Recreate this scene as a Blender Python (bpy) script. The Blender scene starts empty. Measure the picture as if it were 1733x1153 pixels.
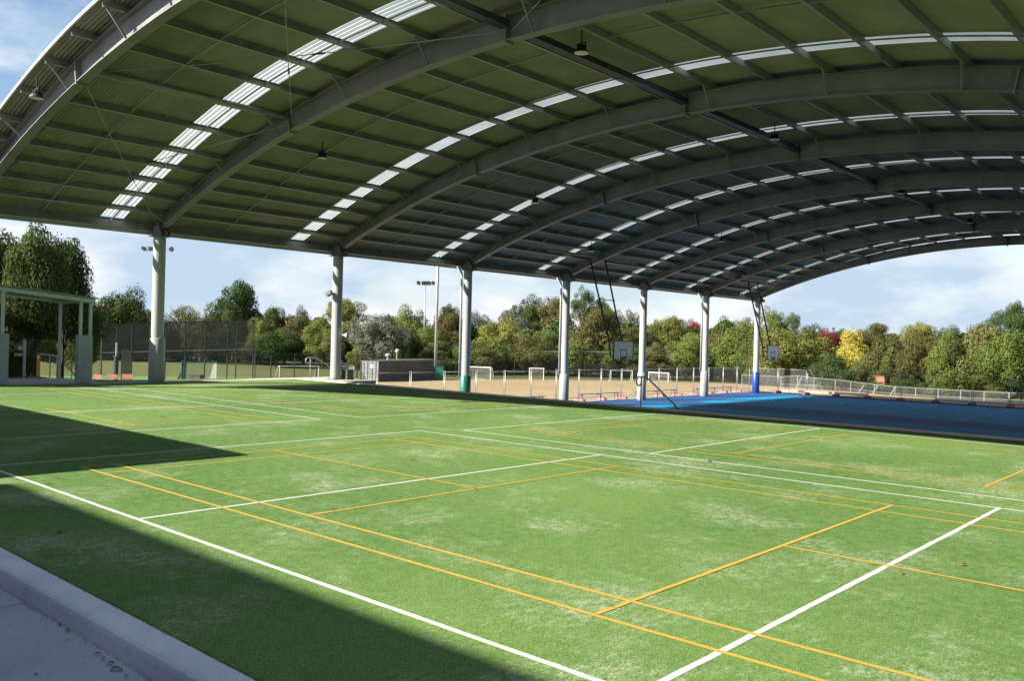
import bpy, math, random
from mathutils import Vector, Matrix

# ------------------------------------------------------------------ camera, world, sun, exposure
scene = bpy.context.scene
COL = bpy.data.collections.new("scene_objects"); scene.collection.children.link(COL)
CAMP = Vector((13.2207, -3.9755, 1.9234))
ROWS = ((0.74239, 0.66948, 0.02543), (-0.01929, -0.01659, 0.99968), (0.66969, -0.74264, 0.0006))
RM = Matrix(ROWS)
cam_data = bpy.data.cameras.new("camera")
cam = bpy.data.objects.new("camera", cam_data); scene.collection.objects.link(cam)
m4 = RM.transposed().to_4x4(); m4.translation = CAMP
cam.matrix_world = m4
cam_data.sensor_width = 36.0; cam_data.lens = 30.263; cam_data.clip_start = 0.1; cam_data.clip_end = 5000
scene.camera = cam
FPX, PW, PH = 1456.817, 1733.0, 1153.0

SUN = Vector((-0.69, -1.33, 1.0)).normalized()
sun_el = math.asin(SUN.z); sun_az = math.atan2(SUN.x, SUN.y)
sd = bpy.data.lights.new("sun", 'SUN'); sd.energy = 5.0; sd.angle = math.radians(0.53); sd.color = (1.0, 0.93, 0.79)
so = bpy.data.objects.new("sun", sd); scene.collection.objects.link(so)
so.rotation_mode = 'QUATERNION'; so.rotation_quaternion = SUN.to_track_quat('Z', 'Y')
so.location = (-40, -60, 60)

world = bpy.data.worlds.new("World"); scene.world = world; world.use_nodes = True
wn = world.node_tree; wn.nodes.clear(); WL = wn.links.new
def wnode(t, **k):
    n = wn.nodes.new(t)
    for a, b in k.items(): setattr(n, a, b)
    return n
sky = wnode('ShaderNodeTexSky', sky_type='NISHITA', sun_disc=False)
sky.sun_elevation = sun_el; sky.sun_rotation = sun_az
sky.altitude = 60; sky.air_density = 1.0; sky.dust_density = 0.6; sky.ozone_density = 2.0
tc = wnode('ShaderNodeTexCoord')
sep = wnode('ShaderNodeSeparateXYZ'); WL(tc.outputs['Generated'], sep.inputs[0])
# clouds: noise on a plane above the viewer (direction / height)
zc = wnode('ShaderNodeMath', operation='MAXIMUM'); WL(sep.outputs['Z'], zc.inputs[0]); zc.inputs[1].default_value = 0.0
za = wnode('ShaderNodeMath', operation='ADD'); WL(zc.outputs[0], za.inputs[0]); za.inputs[1].default_value = 0.16
dv = wnode('ShaderNodeVectorMath', operation='DIVIDE'); WL(tc.outputs['Generated'], dv.inputs[0])
cz = wnode('ShaderNodeCombineXYZ'); WL(za.outputs[0], cz.inputs[0]); WL(za.outputs[0], cz.inputs[1]); WL(za.outputs[0], cz.inputs[2])
WL(cz.outputs[0], dv.inputs[1])
mp = wnode('ShaderNodeMapping'); WL(tc.outputs['Generated'], mp.inputs[0]); mp.inputs['Location'].default_value = (3.1, 1.7, 0.4); mp.inputs['Scale'].default_value = (1.0, 1.0, 2.6)
nz = wnode('ShaderNodeTexNoise'); nz.inputs['Scale'].default_value = 4.2; nz.inputs['Detail'].default_value = 7; nz.inputs['Roughness'].default_value = 0.56
nz.inputs['Distortion'].default_value = 0.25
WL(mp.outputs[0], nz.inputs['Vector'])
cr = wnode('ShaderNodeValToRGB'); cr.color_ramp.elements[0].position = 0.43; cr.color_ramp.elements[1].position = 0.58
WL(nz.outputs['Fac'], cr.inputs[0])
# broad veil of thin cloud low over the horizon
hz = wnode('ShaderNodeMapRange'); WL(sep.outputs['Z'], hz.inputs[0]); hz.inputs[1].default_value = 0.0; hz.inputs[2].default_value = 0.22
hz.inputs[3].default_value = 0.80; hz.inputs[4].default_value = 0.0
mx = wnode('ShaderNodeMath', operation='MULTIPLY_ADD'); WL(cr.outputs[0], mx.inputs[0]); mx.inputs[1].default_value = 0.78; WL(hz.outputs[0], mx.inputs[2])
cl = wnode('ShaderNodeClamp'); WL(mx.outputs[0], cl.inputs[0]); cl.inputs['Max'].default_value = 0.97
nz2 = wnode('ShaderNodeTexNoise'); nz2.inputs['Scale'].default_value = 5.5; nz2.inputs['Detail'].default_value = 5
WL(mp.outputs[0], nz2.inputs['Vector'])
cc = wnode('ShaderNodeValToRGB'); WL(nz2.outputs['Fac'], cc.inputs[0])
cc.color_ramp.elements[0].position = 0.42; cc.color_ramp.elements[0].color = (3.3, 4.2, 5.25, 1)
cc.color_ramp.elements[1].position = 0.60; cc.color_ramp.elements[1].color = (5.9, 6.1, 6.4, 1)
mixc = wnode('ShaderNodeMixRGB'); WL(cl.outputs[0], mixc.inputs[0]); WL(sky.outputs[0], mixc.inputs[1]); WL(cc.outputs[0], mixc.inputs[2])
bg = wnode('ShaderNodeBackground'); WL(mixc.outputs[0], bg.inputs[0]); bg.inputs[1].default_value = 0.05
wo = wnode('ShaderNodeOutputWorld'); WL(bg.outputs[0], wo.inputs[0])

scene.view_settings.view_transform = 'Standard'; scene.view_settings.look = 'None'
scene.view_settings.exposure = 1.75; scene.view_settings.gamma = 1.0; scene.view_settings.use_curve_mapping = False
scene.render.engine = 'CYCLES'
scene.cycles.max_bounces = 8; scene.cycles.diffuse_bounces = 5; scene.cycles.transparent_max_bounces = 24

# ------------------------------------------------------------------ helpers
def ray(px, py):
    v = Vector(((px - PW / 2) / FPX, -(py - PH / 2) / FPX, -1.0))
    return RM.transposed() @ v
def on_z(px, py, z=0.0):
    d = ray(px, py); return CAMP + d * ((z - CAMP.z) / d.z)
def at_d(px, py, D):
    d = ray(px, py); return CAMP + d * (D / math.hypot(d.x, d.y))
def on_x(px, py, X):
    d = ray(px, py); return CAMP + d * ((X - CAMP.x) / d.x)

class MB:
    def __init__(s): s.v = []; s.f = []
    def add(s, vs, fs):
        o = len(s.v); s.v += [tuple(x) for x in vs]; s.f += [tuple(i + o for i in q) for q in fs]; return s
    def box(s, c, d, rot=None):
        x, y, z = d[0] / 2, d[1] / 2, d[2] / 2
        vs = [Vector((a * x, b * y, e * z)) for a in (-1, 1) for b in (-1, 1) for e in (-1, 1)]
        if rot is not None: vs = [rot @ v for v in vs]
        vs = [v + Vector(c) for v in vs]
        return s.add(vs, [(0, 1, 3, 2), (4, 6, 7, 5), (0, 4, 5, 1), (2, 3, 7, 6), (0, 2, 6, 4), (1, 5, 7, 3)])
    def bar(s, a, b, w, h, up=(0, 0, 1)):
        a = Vector(a); b = Vector(b); d = (b - a); L = d.length; d.normalize()
        upv = Vector(up)
        if abs(d.dot(upv)) > 0.98: upv = Vector((0, 1, 0))
        r = d.cross(upv).normalized(); u = r.cross(d).normalized()
        vs = []
        for p in (a, b):
            for i, j in ((-1, -1), (1, -1), (1, 1), (-1, 1)): vs.append(p + r * (i * w / 2) + u * (j * h / 2))
        return s.add(vs, [(0, 3, 2, 1), (4, 5, 6, 7), (0, 1, 5, 4), (1, 2, 6, 5), (2, 3, 7, 6), (3, 0, 4, 7)])
    def tube(s, pts, rad, n=10, cap=True):
        pts = [Vector(p) for p in pts]
        rads = rad if isinstance(rad, (list, tuple)) else [rad] * len(pts)
        rings = []; prev = None
        for i, p in enumerate(pts):
            if i == 0: d = pts[1] - pts[0]
            elif i == len(pts) - 1: d = pts[-1] - pts[-2]
            else: d = (pts[i + 1] - p).normalized() + (p - pts[i - 1]).normalized()
            d.normalize()
            if prev is None:
                r = d.cross(Vector((0, 0, 1)) if abs(d.z) < 0.9 else Vector((1, 0, 0))).normalized()
            else:
                r = (prev - d * prev.dot(d)).normalized()
            prev = r; u = r.cross(d)
            rings.append([p + (r * math.cos(2 * math.pi * k / n) + u * math.sin(2 * math.pi * k / n)) * rads[i] for k in range(n)])
        vs = [v for rg in rings for v in rg]; fs = []
        for i in range(len(rings) - 1):
            for k in range(n):
                a = i * n + k; b = i * n + (k + 1) % n
                fs.append((a, a + n, b + n, b))
        if cap: fs.append(tuple(range(n))); fs.append(tuple(reversed(range(len(vs) - n, len(vs)))))
        return s.add(vs, fs)
    def lathe(s, prof, c=(0, 0, 0), n=20):
        vs = []; fs = []
        for r, z in prof:
            for k in range(n):
                a = 2 * math.pi * k / n; vs.append((c[0] + r * math.cos(a), c[1] + r * math.sin(a), c[2] + z))
        for i in range(len(prof) - 1):
            for k in range(n):
                a = i * n + k; b = i * n + (k + 1) % n; fs.append((a, b, b + n, a + n))
        return s.add(vs, fs)
    def prism(s, poly, y0, y1, axis='y'):
        n = len(poly)
        if axis == 'y': vs = [(p[0], y0, p[1]) for p in poly] + [(p[0], y1, p[1]) for p in poly]
        elif axis == 'x': vs = [(y0, p[0], p[1]) for p in poly] + [(y1, p[0], p[1]) for p in poly]
        else: vs = [(p[0], p[1], y0) for p in poly] + [(p[0], p[1], y1) for p in poly]
        fs = [tuple(range(n)), tuple(reversed(range(n, 2 * n)))] + [(i, i + n, (i + 1) % n + n, (i + 1) % n) for i in range(n)]
        return s.add(vs, fs)
    def mesh(s, name, mat, smooth=False):
        me = bpy.data.meshes.new(name); me.from_pydata(s.v, [], s.f)
        if mat: me.materials.append(mat)
        if smooth: me.polygons.foreach_set('use_smooth', [True] * len(me.polygons))
        me.validate(); me.update(); return me
    def build(s, name, mat, parent=None, smooth=False, fix=True):
        me = s.mesh(name, mat, smooth)
        if fix: fix_normals(me)
        o = bpy.data.objects.new(name, me); COL.objects.link(o)
        if parent is not None:
            o.parent = parent; o.matrix_parent_inverse = world_of(parent).inverted()
        return o
import bmesh
def fix_normals(me):
    b = bmesh.new(); b.from_mesh(me); bmesh.ops.recalc_face_normals(b, faces=b.faces); b.to_mesh(me); b.free()
def world_of(o):
    m = Matrix.Translation(o.location) @ o.rotation_euler.to_matrix().to_4x4() @ Matrix.Diagonal(o.scale).to_4x4()
    if o.parent: return world_of(o.parent) @ o.matrix_parent_inverse @ m
    return m
def tag(o, label=None, cat=None, group=None, kind=None):
    if label: o['label'] = label
    if cat: o['category'] = cat
    if group: o['group'] = group
    if kind: o['kind'] = kind
    return o
def empty(name, loc, label=None, cat=None, group=None, rz=0.0):
    o = bpy.data.objects.new(name, None); COL.objects.link(o); o.location = loc; o.rotation_euler = (0, 0, rz)
    o.empty_display_size = 0.2
    return tag(o, label, cat, group)
def kids(o): return [c for c in COL.objects if c.parent == o]
def copy_tree(o, parent=None):
    c = o.copy(); COL.objects.link(c)
    if parent is not None: c.parent = parent
    for ch in kids(o): copy_tree(ch, c)
    return c
ORD = ['', 'first', 'second', 'third', 'fourth', 'fifth', 'sixth', 'seventh', 'eighth', 'ninth', 'tenth', 'eleventh', 'twelfth',
       'thirteenth', 'fourteenth', 'fifteenth', 'sixteenth', 'seventeenth', 'eighteenth', 'nineteenth', 'twentieth', 'twenty-first', 'twenty-second',
       'twenty-third', 'twenty-fourth', 'twenty-fifth', 'twenty-sixth', 'twenty-seventh', 'twenty-eighth']

# ------------------------------------------------------------------ materials
def new_mat(name):
    m = bpy.data.materials.new(name); m.use_nodes = True; nt = m.node_tree; nt.nodes.clear()
    o = nt.nodes.new('ShaderNodeOutputMaterial'); p = nt.nodes.new('ShaderNodeBsdfPrincipled'); nt.links.new(p.outputs[0], o.inputs[0])
    return m, nt, p, o
def noise(nt, scale, detail=4, rough=0.55, vec=None, sc=None):
    if vec is None: vec = nt.nodes.new('ShaderNodeNewGeometry').outputs['Position']
    if sc is not None:
        mp = nt.nodes.new('ShaderNodeMapping'); mp.inputs['Scale'].default_value = sc; nt.links.new(vec, mp.inputs[0]); vec = mp.outputs[0]
    n = nt.nodes.new('ShaderNodeTexNoise'); n.inputs['Scale'].default_value = scale; n.inputs['Detail'].default_value = detail; n.inputs['Roughness'].default_value = rough
    nt.links.new(vec, n.inputs['Vector']); return n.outputs['Fac']
def ramp(nt, fac, a, b, ca=(0, 0, 0, 1), cb=(1, 1, 1, 1)):
    r = nt.nodes.new('ShaderNodeValToRGB'); r.color_ramp.elements[0].position = a; r.color_ramp.elements[1].position = b
    r.color_ramp.elements[0].color = ca; r.color_ramp.elements[1].color = cb; nt.links.new(fac, r.inputs[0]); return r.outputs[0]
def mix(nt, fac, a, b, mode='MIX'):
    x = nt.nodes.new('ShaderNodeMixRGB'); x.blend_type = mode
    for i, v in ((0, fac), (1, a), (2, b)):
        if isinstance(v, (int, float)): x.inputs[i].default_value = v
        elif isinstance(v, (tuple, list)): x.inputs[i].default_value = (*v[:3], 1)
        else: nt.links.new(v, x.inputs[i])
    return x.outputs[0]
def bump(nt, p, h, strength, dist=0.01):
    b = nt.nodes.new('ShaderNodeBump'); b.inputs['Strength'].default_value = strength; b.inputs['Distance'].default_value = dist
    nt.links.new(h, b.inputs['Height']); nt.links.new(b.outputs[0], p.inputs['Normal'])
def simple(name, col, rough=0.6, metal=0.0, var=0.12, scale=3.0, dirt=None, bmp=0.0, spec=0.5, grain=None):
    m, nt, p, o = new_mat(name)
    c2 = tuple(max(0, x * (1 - var * 2)) for x in col)
    f = noise(nt, scale, 5, 0.6)
    c = mix(nt, ramp(nt, f, 0.3, 0.7), c2, tuple(min(1, x * (1 + var)) for x in col))
    if dirt:
        f2 = noise(nt, scale * 0.45, 6, 0.7); c = mix(nt, ramp(nt, f2, 0.5, 0.75), c, dirt)
    if grain:
        f3 = noise(nt, grain, 2, 0.6); c = mix(nt, 0.35, c, ramp(nt, f3, 0.3, 0.7), 'OVERLAY')
    nt.links.new(c, p.inputs['Base Color'])
    rr = nt.nodes.new('ShaderNodeMapRange'); nt.links.new(f, rr.inputs[0]); rr.inputs[3].default_value = max(0.05, rough - 0.08); rr.inputs[4].default_value = min(1, rough + 0.1)
    nt.links.new(rr.outputs[0], p.inputs['Roughness'])
    p.inputs['Metallic'].default_value = metal; p.inputs['Specular IOR Level'].default_value = spec
    if bmp: bump(nt, p, noise(nt, scale * 12, 4), bmp, 0.01)
    return m

def turf_mat(name, c_dark, c_mid, c_sand, sand=1.0):
    m, nt, p, o = new_mat(name)
    fine = noise(nt, 150, 3, 0.75); fib = noise(nt, 46, 4, 0.75, sc=(1.0, 0.35, 1.0)); mid = noise(nt, 7, 5, 0.65)
    big = noise(nt, 0.55, 7, 0.70); patch = noise(nt, 0.16, 3, 0.5)
    c = mix(nt, ramp(nt, mid, 0.3, 0.7), c_dark, c_mid)
    c = mix(nt, ramp(nt, patch, 0.35, 0.65), c, tuple(x * 1.12 for x in c_mid))
    # worn, sand-filled areas
    streak = noise(nt, 13, 7, 0.82, sc=(1.5, 0.6, 1.0))
    a = nt.nodes.new('ShaderNodeMath'); a.operation = 'MULTIPLY_ADD'; nt.links.new(ramp(nt, big, 0.50, 0.68), a.inputs[0]); a.inputs[1].default_value = 0.85 * sand
    b = nt.nodes.new('ShaderNodeMath'); b.operation = 'MULTIPLY'; nt.links.new(ramp(nt, mid, 0.36, 0.7), b.inputs[0]); b.inputs[1].default_value = 0.22
    nt.links.new(b.outputs[0], a.inputs[2])
    s = nt.nodes.new('ShaderNodeMath'); s.operation = 'MULTIPLY'; nt.links.new(a.outputs[0], s.inputs[0]); nt.links.new(ramp(nt, streak, 0.43, 0.60), s.inputs[1])
    c = mix(nt, s.outputs[0], c, c_sand)
    g = mix(nt, 0.45, ramp(nt, fine, 0.36, 0.64), ramp(nt, noise(nt, 62, 3, 0.8), 0.36, 0.64))
    c = mix(nt, 0.85, c, g, 'OVERLAY')
    c = mix(nt, ramp(nt, noise(nt, 210, 2, 0.5), 0.64, 0.74), c, mix(nt, 0.45, c, (0.45, 0.48, 0.36)))
    nt.links.new(c, p.inputs['Base Color']); p.inputs['Roughness'].default_value = 0.95; p.inputs['Specular IOR Level'].default_value = 0.05
    bump(nt, p, g, 0.55, 0.012)
    return m
M = {}
M['turf'] = turf_mat('synthetic_turf', (0.038, 0.104, 0.023), (0.088, 0.157, 0.040), (0.33, 0.345, 0.25))
M['turf_far'] = turf_mat('hockey_turf', (0.065, 0.150, 0.050), (0.085, 0.180, 0.060), (0.150, 0.200, 0.100), 0.3)
def ground_mat(name, ca, cb, cc, s1=0.05, s2=0.9, grain=7.0):
    m, nt, p, o = new_mat(name)
    c = mix(nt, ramp(nt, noise(nt, s1, 5, 0.65), 0.38, 0.62), ca, cb)
    c = mix(nt, ramp(nt, noise(nt, s2, 6, 0.7), 0.45, 0.72), c, cc)
    c = mix(nt, 0.45, c, ramp(nt, noise(nt, grain, 4, 0.8), 0.3, 0.7), 'OVERLAY')
    nt.links.new(c, p.inputs['Base Color']); p.inputs['Roughness'].default_value = 0.95; p.inputs['Specular IOR Level'].default_value = 0.1
    bump(nt, p, noise(nt, 6, 5, 0.7), 0.4, 0.06)
    return m
M['grass'] = ground_mat('park_grass', (0.060, 0.083, 0.025), (0.085, 0.095, 0.033), (0.130, 0.110, 0.050))
M['dry'] = ground_mat('dry_grass', (0.260, 0.193, 0.115), (0.296, 0.230, 0.142), (0.207, 0.161, 0.089), 0.07, 0.5)
def concrete(name, col, dark=0.72, s=1.4):
    m, nt, p, o = new_mat(name)
    c = mix(nt, ramp(nt, noise(nt, s, 7, 0.65), 0.32, 0.7), tuple(x * dark for x in col), col)
    c = mix(nt, 0.13, c, ramp(nt, noise(nt, 60, 3, 0.7), 0.3, 0.7), 'OVERLAY')
    c = mix(nt, ramp(nt, noise(nt, 4.5, 6, 0.75, sc=(1, 1, 0.35)), 0.62, 0.82), c, tuple(x * 0.66 for x in col))
    nt.links.new(c, p.inputs['Base Color']); p.inputs['Roughness'].default_value = 0.85
    bump(nt, p, noise(nt, 45, 6, 0.75), 0.18, 0.004)
    return m
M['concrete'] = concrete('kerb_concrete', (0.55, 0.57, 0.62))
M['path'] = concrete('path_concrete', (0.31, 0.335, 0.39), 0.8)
M['pale_conc'] = concrete('pale_concrete', (0.348, 0.330, 0.300))
M['cap'] = concrete('wall_cap_concrete', (0.58, 0.50, 0.42), 0.75)
M['asphalt'] = concrete('asphalt_path', (0.078, 0.069, 0.066), 0.8)
def paint(name, col, wear=0.5):
    m, nt, p, o = new_mat(name)
    c = mix(nt, ramp(nt, noise(nt, 70, 4, 0.8), 0.34, 0.62), tuple(x * 0.80 for x in col), col)
    c = mix(nt, ramp(nt, noise(nt, 0.9, 6, 0.75), 0.56, 0.74), c, mix(nt, wear, col, (0.14, 0.18, 0.08)))
    nt.links.new(c, p.inputs['Base Color']); p.inputs['Roughness'].default_value = 0.8; bump(nt, p, noise(nt, 120, 3, 0.8), 0.5, 0.008)
    return m
M['white_line'] = paint('white_line_turf', (0.42, 0.42, 0.405), 0.30)
M['yellow_line'] = paint('yellow_line_turf', (0.36, 0.235, 0.028), 0.45)
def court_mat(name, col):
    m, nt, p, o = new_mat(name)
    c = mix(nt, ramp(nt, noise(nt, 0.5, 6, 0.6), 0.3, 0.7), tuple(x * 0.9 for x in col), tuple(min(1, x * 1.08) for x in col))
    c = mix(nt, 0.12, c, ramp(nt, noise(nt, 30, 3, 0.7), 0.3, 0.7), 'OVERLAY')
    nt.links.new(c, p.inputs['Base Color']); p.inputs['Roughness'].default_value = 0.75; p.inputs['Specular IOR Level'].default_value = 0.12
    return m
M['court'] = court_mat('light_blue_acrylic', (0.006, 0.165, 0.32))
M['court_border'] = court_mat('navy_acrylic', (0.018, 0.062, 0.17))
M['court_line'] = simple('court_line_paint', (0.174, 0.290, 0.360), 0.6)
M['roof'] = simple('zincalume_sheet', (0.262, 0.246, 0.208), 0.6, 0.0, 0.10, 0.7, dirt=(0.195, 0.178, 0.145), spec=0.4)
M['purlin'] = simple('galvanised_purlin', (0.25, 0.26, 0.25), 0.5, 0.15, 0.12, 2.0)
M['steel'] = simple('grey_painted_steel', (0.185, 0.188, 0.195), 0.5, 0.1, 0.14, 0.9, dirt=(0.115, 0.118, 0.125))
M['column'] = simple('silver_grey_paint', (0.31, 0.33, 0.335), 0.42, 0.0, 0.05, 0.8, dirt=(0.27, 0.285, 0.29))
M['pipe'] = simple('white_pvc', (0.383, 0.394, 0.394), 0.4, 0.0, 0.05)
M['pad_grey'] = simple('grey_vinyl_pad', (0.244, 0.267, 0.273), 0.45, 0.0, 0.08, 2.0)
M['pad_green'] = simple('green_vinyl_pad', (0.006, 0.116, 0.070), 0.4, 0.0, 0.08, 2.0)
M['pad_blue'] = simple('blue_vinyl_pad', (0.006, 0.043, 0.244), 0.4, 0.0, 0.08, 2.0)
M['flash'] = simple('white_flashing', (0.429, 0.435, 0.441), 0.4)
M['black'] = simple('black_metal', (0.012, 0.012, 0.014), 0.45, 0.0, 0.2)
M['dark_beam'] = simple('dark_steel_beam', (0.035, 0.04, 0.045), 0.5, 0.1, 0.2)
M['galv'] = simple('galvanised_tube', (0.290, 0.302, 0.307), 0.4, 0.3, 0.1, 4.0)
M['rail'] = simple('stainless_handrail', (0.30, 0.33, 0.33), 0.35, 0.4, 0.1, 4.0)
M['white'] = simple('white_enamel', (0.62, 0.62, 0.60), 0.4, 0.0, 0.05)
M['dark_fence'] = simple('black_fence_post', (0.018, 0.02, 0.022), 0.5)
M['mint'] = simple('mint_green_steel', (0.42, 0.49, 0.47), 0.45, 0.0, 0.06)
M['mint_pad'] = simple('grey_green_pad', (0.27, 0.34, 0.35), 0.5, 0.0, 0.08)
M['pink'] = simple('faded_pink_plastic', (0.360, 0.145, 0.151), 0.7, 0.0, 0.15, 3.0)
M['magenta'] = simple('magenta_plastic', (0.209, 0.029, 0.087), 0.6, 0.0, 0.15, 3.0)
M['red'] = simple('faded_red_slats', (0.36, 0.13, 0.10), 0.6, 0.0, 0.15, 3.0)
M['alu'] = simple('anodised_aluminium', (0.197, 0.215, 0.244), 0.4, 0.3, 0.1)
M['cont_dark'] = simple('charcoal_container_paint', (0.064, 0.053, 0.050), 0.5, 0.0, 0.2, 1.0, dirt=(0.087, 0.067, 0.058))
M['cont_grey'] = simple('grey_container_doors', (0.151, 0.162, 0.174), 0.5, 0.0, 0.15, 1.0, dirt=(0.104, 0.099, 0.093))
M['teal'] = simple('teal_board', (0.006, 0.128, 0.093), 0.5)
M['navy'] = simple('navy_pad', (0.015, 0.022, 0.05), 0.5)
M['orange'] = simple('orange_paint', (0.406, 0.162, 0.017), 0.5)
M['board'] = simple('backboard_face', (0.84, 0.88, 0.88), 0.35, 0.0, 0.05)
M['rim'] = simple('orange_red_rim', (0.319, 0.029, 0.006), 0.45)
M['brick'] = simple('shade_building_brick', (0.174, 0.116, 0.087), 0.8)  # walls of the unseen buildings added as shade casters
M['bark'] = simple('eucalypt_bark', (0.174, 0.145, 0.116), 0.9, 0.0, 0.35, 2.0, bmp=0.5)
M['bark_dark'] = simple('dark_bark', (0.043, 0.032, 0.024), 0.95, 0.0, 0.3, 2.0, bmp=0.5)
M['lens'] = simple('frosted_lamp_lens', (0.62, 0.62, 0.58), 0.25)
M['net'] = simple('white_net_cord', (0.348, 0.360, 0.348), 0.8)
M['box_green'] = simple('olive_green_cabinet', (0.058, 0.075, 0.049), 0.5)
M['dirt'] = simple('bare_dirt', (0.197, 0.139, 0.087), 0.95)
M['leaf_dry'] = simple('dry_leaf_brown', (0.16, 0.06, 0.025), 0.8, 0.0, 0.3, 30)
M['brickwall'] = simple('terracotta_brick', (0.244, 0.116, 0.075), 0.9, 0.0, 0.2, 2.0)
# translucent fibreglass skylight
def skylight_mat():
    m, nt, p, o = new_mat('fibreglass_skylight')
    nt.nodes.remove(p)
    t = nt.nodes.new('ShaderNodeBsdfTranslucent'); d = nt.nodes.new('ShaderNodeBsdfDiffuse'); mxs = nt.nodes.new('ShaderNodeMixShader')
    c = mix(nt, ramp(nt, noise(nt, 1.2, 5, 0.6), 0.3, 0.7), (0.27, 0.31, 0.31), (0.35, 0.38, 0.38))
    nt.links.new(c, t.inputs[0]); nt.links.new(c, d.inputs[0]); mxs.inputs[0].default_value = 0.12
    nt.links.new(t.outputs[0], mxs.inputs[1]); nt.links.new(d.outputs[0], mxs.inputs[2]); nt.links.new(mxs.outputs[0], o.inputs[0])
    return m
M['skylight'] = skylight_mat()
def mesh_mat(name, col, cover, weave=0.0):
    """woven or wire mesh seen from far away: partly open"""
    m, nt, p, o = new_mat(name)
    p.inputs['Base Color'].default_value = (*col, 1); p.inputs['Roughness'].default_value = 0.7
    t = nt.nodes.new('ShaderNodeBsdfTransparent'); x = nt.nodes.new('ShaderNodeMixShader')
    f = noise(nt, 0.8, 4, 0.6); r = nt.nodes.new('ShaderNodeMapRange'); nt.links.new(f, r.inputs[0])
    r.inputs[1].default_value = 0.3; r.inputs[2].default_value = 0.7; r.inputs[3].default_value = cover * 0.8; r.inputs[4].default_value = min(1, cover * 1.15)
    nt.links.new(r.outputs[0], x.inputs[0]); nt.links.new(t.outputs[0], x.inputs[1]); nt.links.new(p.outputs[0], x.inputs[2]); nt.links.new(x.outputs[0], o.inputs[0])
    return m
M['chain_dark'] = mesh_mat('black_chainlink', (0.022, 0.022, 0.024), 0.27)
M['chain_light'] = mesh_mat('galvanised_chainlink', (0.15, 0.155, 0.16), 0.17)
M['shadecloth'] = mesh_mat('brown_shadecloth', (0.075, 0.06, 0.055), 0.66)
M['netting'] = mesh_mat('white_goal_netting', (0.6, 0.62, 0.6), 0.30)
M['screen'] = mesh_mat('windscreen_cloth', (0.11, 0.085, 0.08), 0.93)
def leaf_mat(name, ca, cb, cc=None, trans=0.22):
    m, nt, p, o = new_mat(name)
    tco = nt.nodes.new('ShaderNodeTexCoord'); oi = nt.nodes.new('ShaderNodeObjectInfo')
    f = noise(nt, 9.0, 3, 0.6, tco.outputs['Object'])
    c = mix(nt, ramp(nt, f, 0.32, 0.68), ca, cb)
    g = noise(nt, 2.6, 3, 0.55, tco.outputs['Object'])
    if cc: c = mix(nt, ramp(nt, g, 0.5, 0.72), c, cc)
    hs = nt.nodes.new('ShaderNodeHueSaturation')
    mr = nt.nodes.new('ShaderNodeMapRange'); nt.links.new(oi.outputs['Random'], mr.inputs[0]); mr.inputs[3].default_value = 0.82; mr.inputs[4].default_value = 1.22
    mh = nt.nodes.new('ShaderNodeMapRange'); nt.links.new(oi.outputs['Random'], mh.inputs[0]); mh.inputs[3].default_value = 0.512; mh.inputs[4].default_value = 0.488
    nt.links.new(mr.outputs[0], hs.inputs['Value']); nt.links.new(mh.outputs[0], hs.inputs['Hue']); nt.links.new(c, hs.inputs['Color'])
    nt.links.new(hs.outputs[0], p.inputs['Base Color']); p.inputs['Roughness'].default_value = 0.7; p.inputs['Specular IOR Level'].default_value = 0.08
    t = nt.nodes.new('ShaderNodeBsdfTranslucent'); nt.links.new(hs.outputs[0], t.inputs[0])
    x = nt.nodes.new('ShaderNodeMixShader'); x.inputs[0].default_value = trans
    nt.links.new(p.outputs[0], x.inputs[1]); nt.links.new(t.outputs[0], x.inputs[2]); nt.links.new(x.outputs[0], o.inputs[0])
    return m
LEAF = {
 'dark': leaf_mat('dark_gum_leaves', (0.035, 0.060, 0.018), (0.073, 0.109, 0.030), (0.054, 0.081, 0.027)),
 'olive': leaf_mat('olive_gum_leaves', (0.075, 0.083, 0.027), (0.130, 0.136, 0.046), (0.112, 0.093, 0.046)),
 'green': leaf_mat('fresh_green_leaves', (0.079, 0.107, 0.024), (0.140, 0.173, 0.042), (0.108, 0.124, 0.038)),
 'brown': leaf_mat('brown_olive_leaves', (0.069, 0.065, 0.024), (0.110, 0.103, 0.038), (0.066, 0.076, 0.025)),
 'silver': leaf_mat('silver_grey_leaves', (0.112, 0.119, 0.091), (0.167, 0.178, 0.134), (0.078, 0.093, 0.057)),
 'yellow': leaf_mat('autumn_yellow_leaves', (0.300, 0.252, 0.036), (0.384, 0.336, 0.072), (0.216, 0.228, 0.042)),
 'red': leaf_mat('autumn_red_leaves', (0.11, 0.024, 0.02), (0.175, 0.045, 0.033), (0.10, 0.035, 0.022)),
 'ygreen': leaf_mat('yellow_green_leaves', (0.101, 0.117, 0.027), (0.168, 0.178, 0.046), (0.134, 0.120, 0.042)),
}

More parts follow.
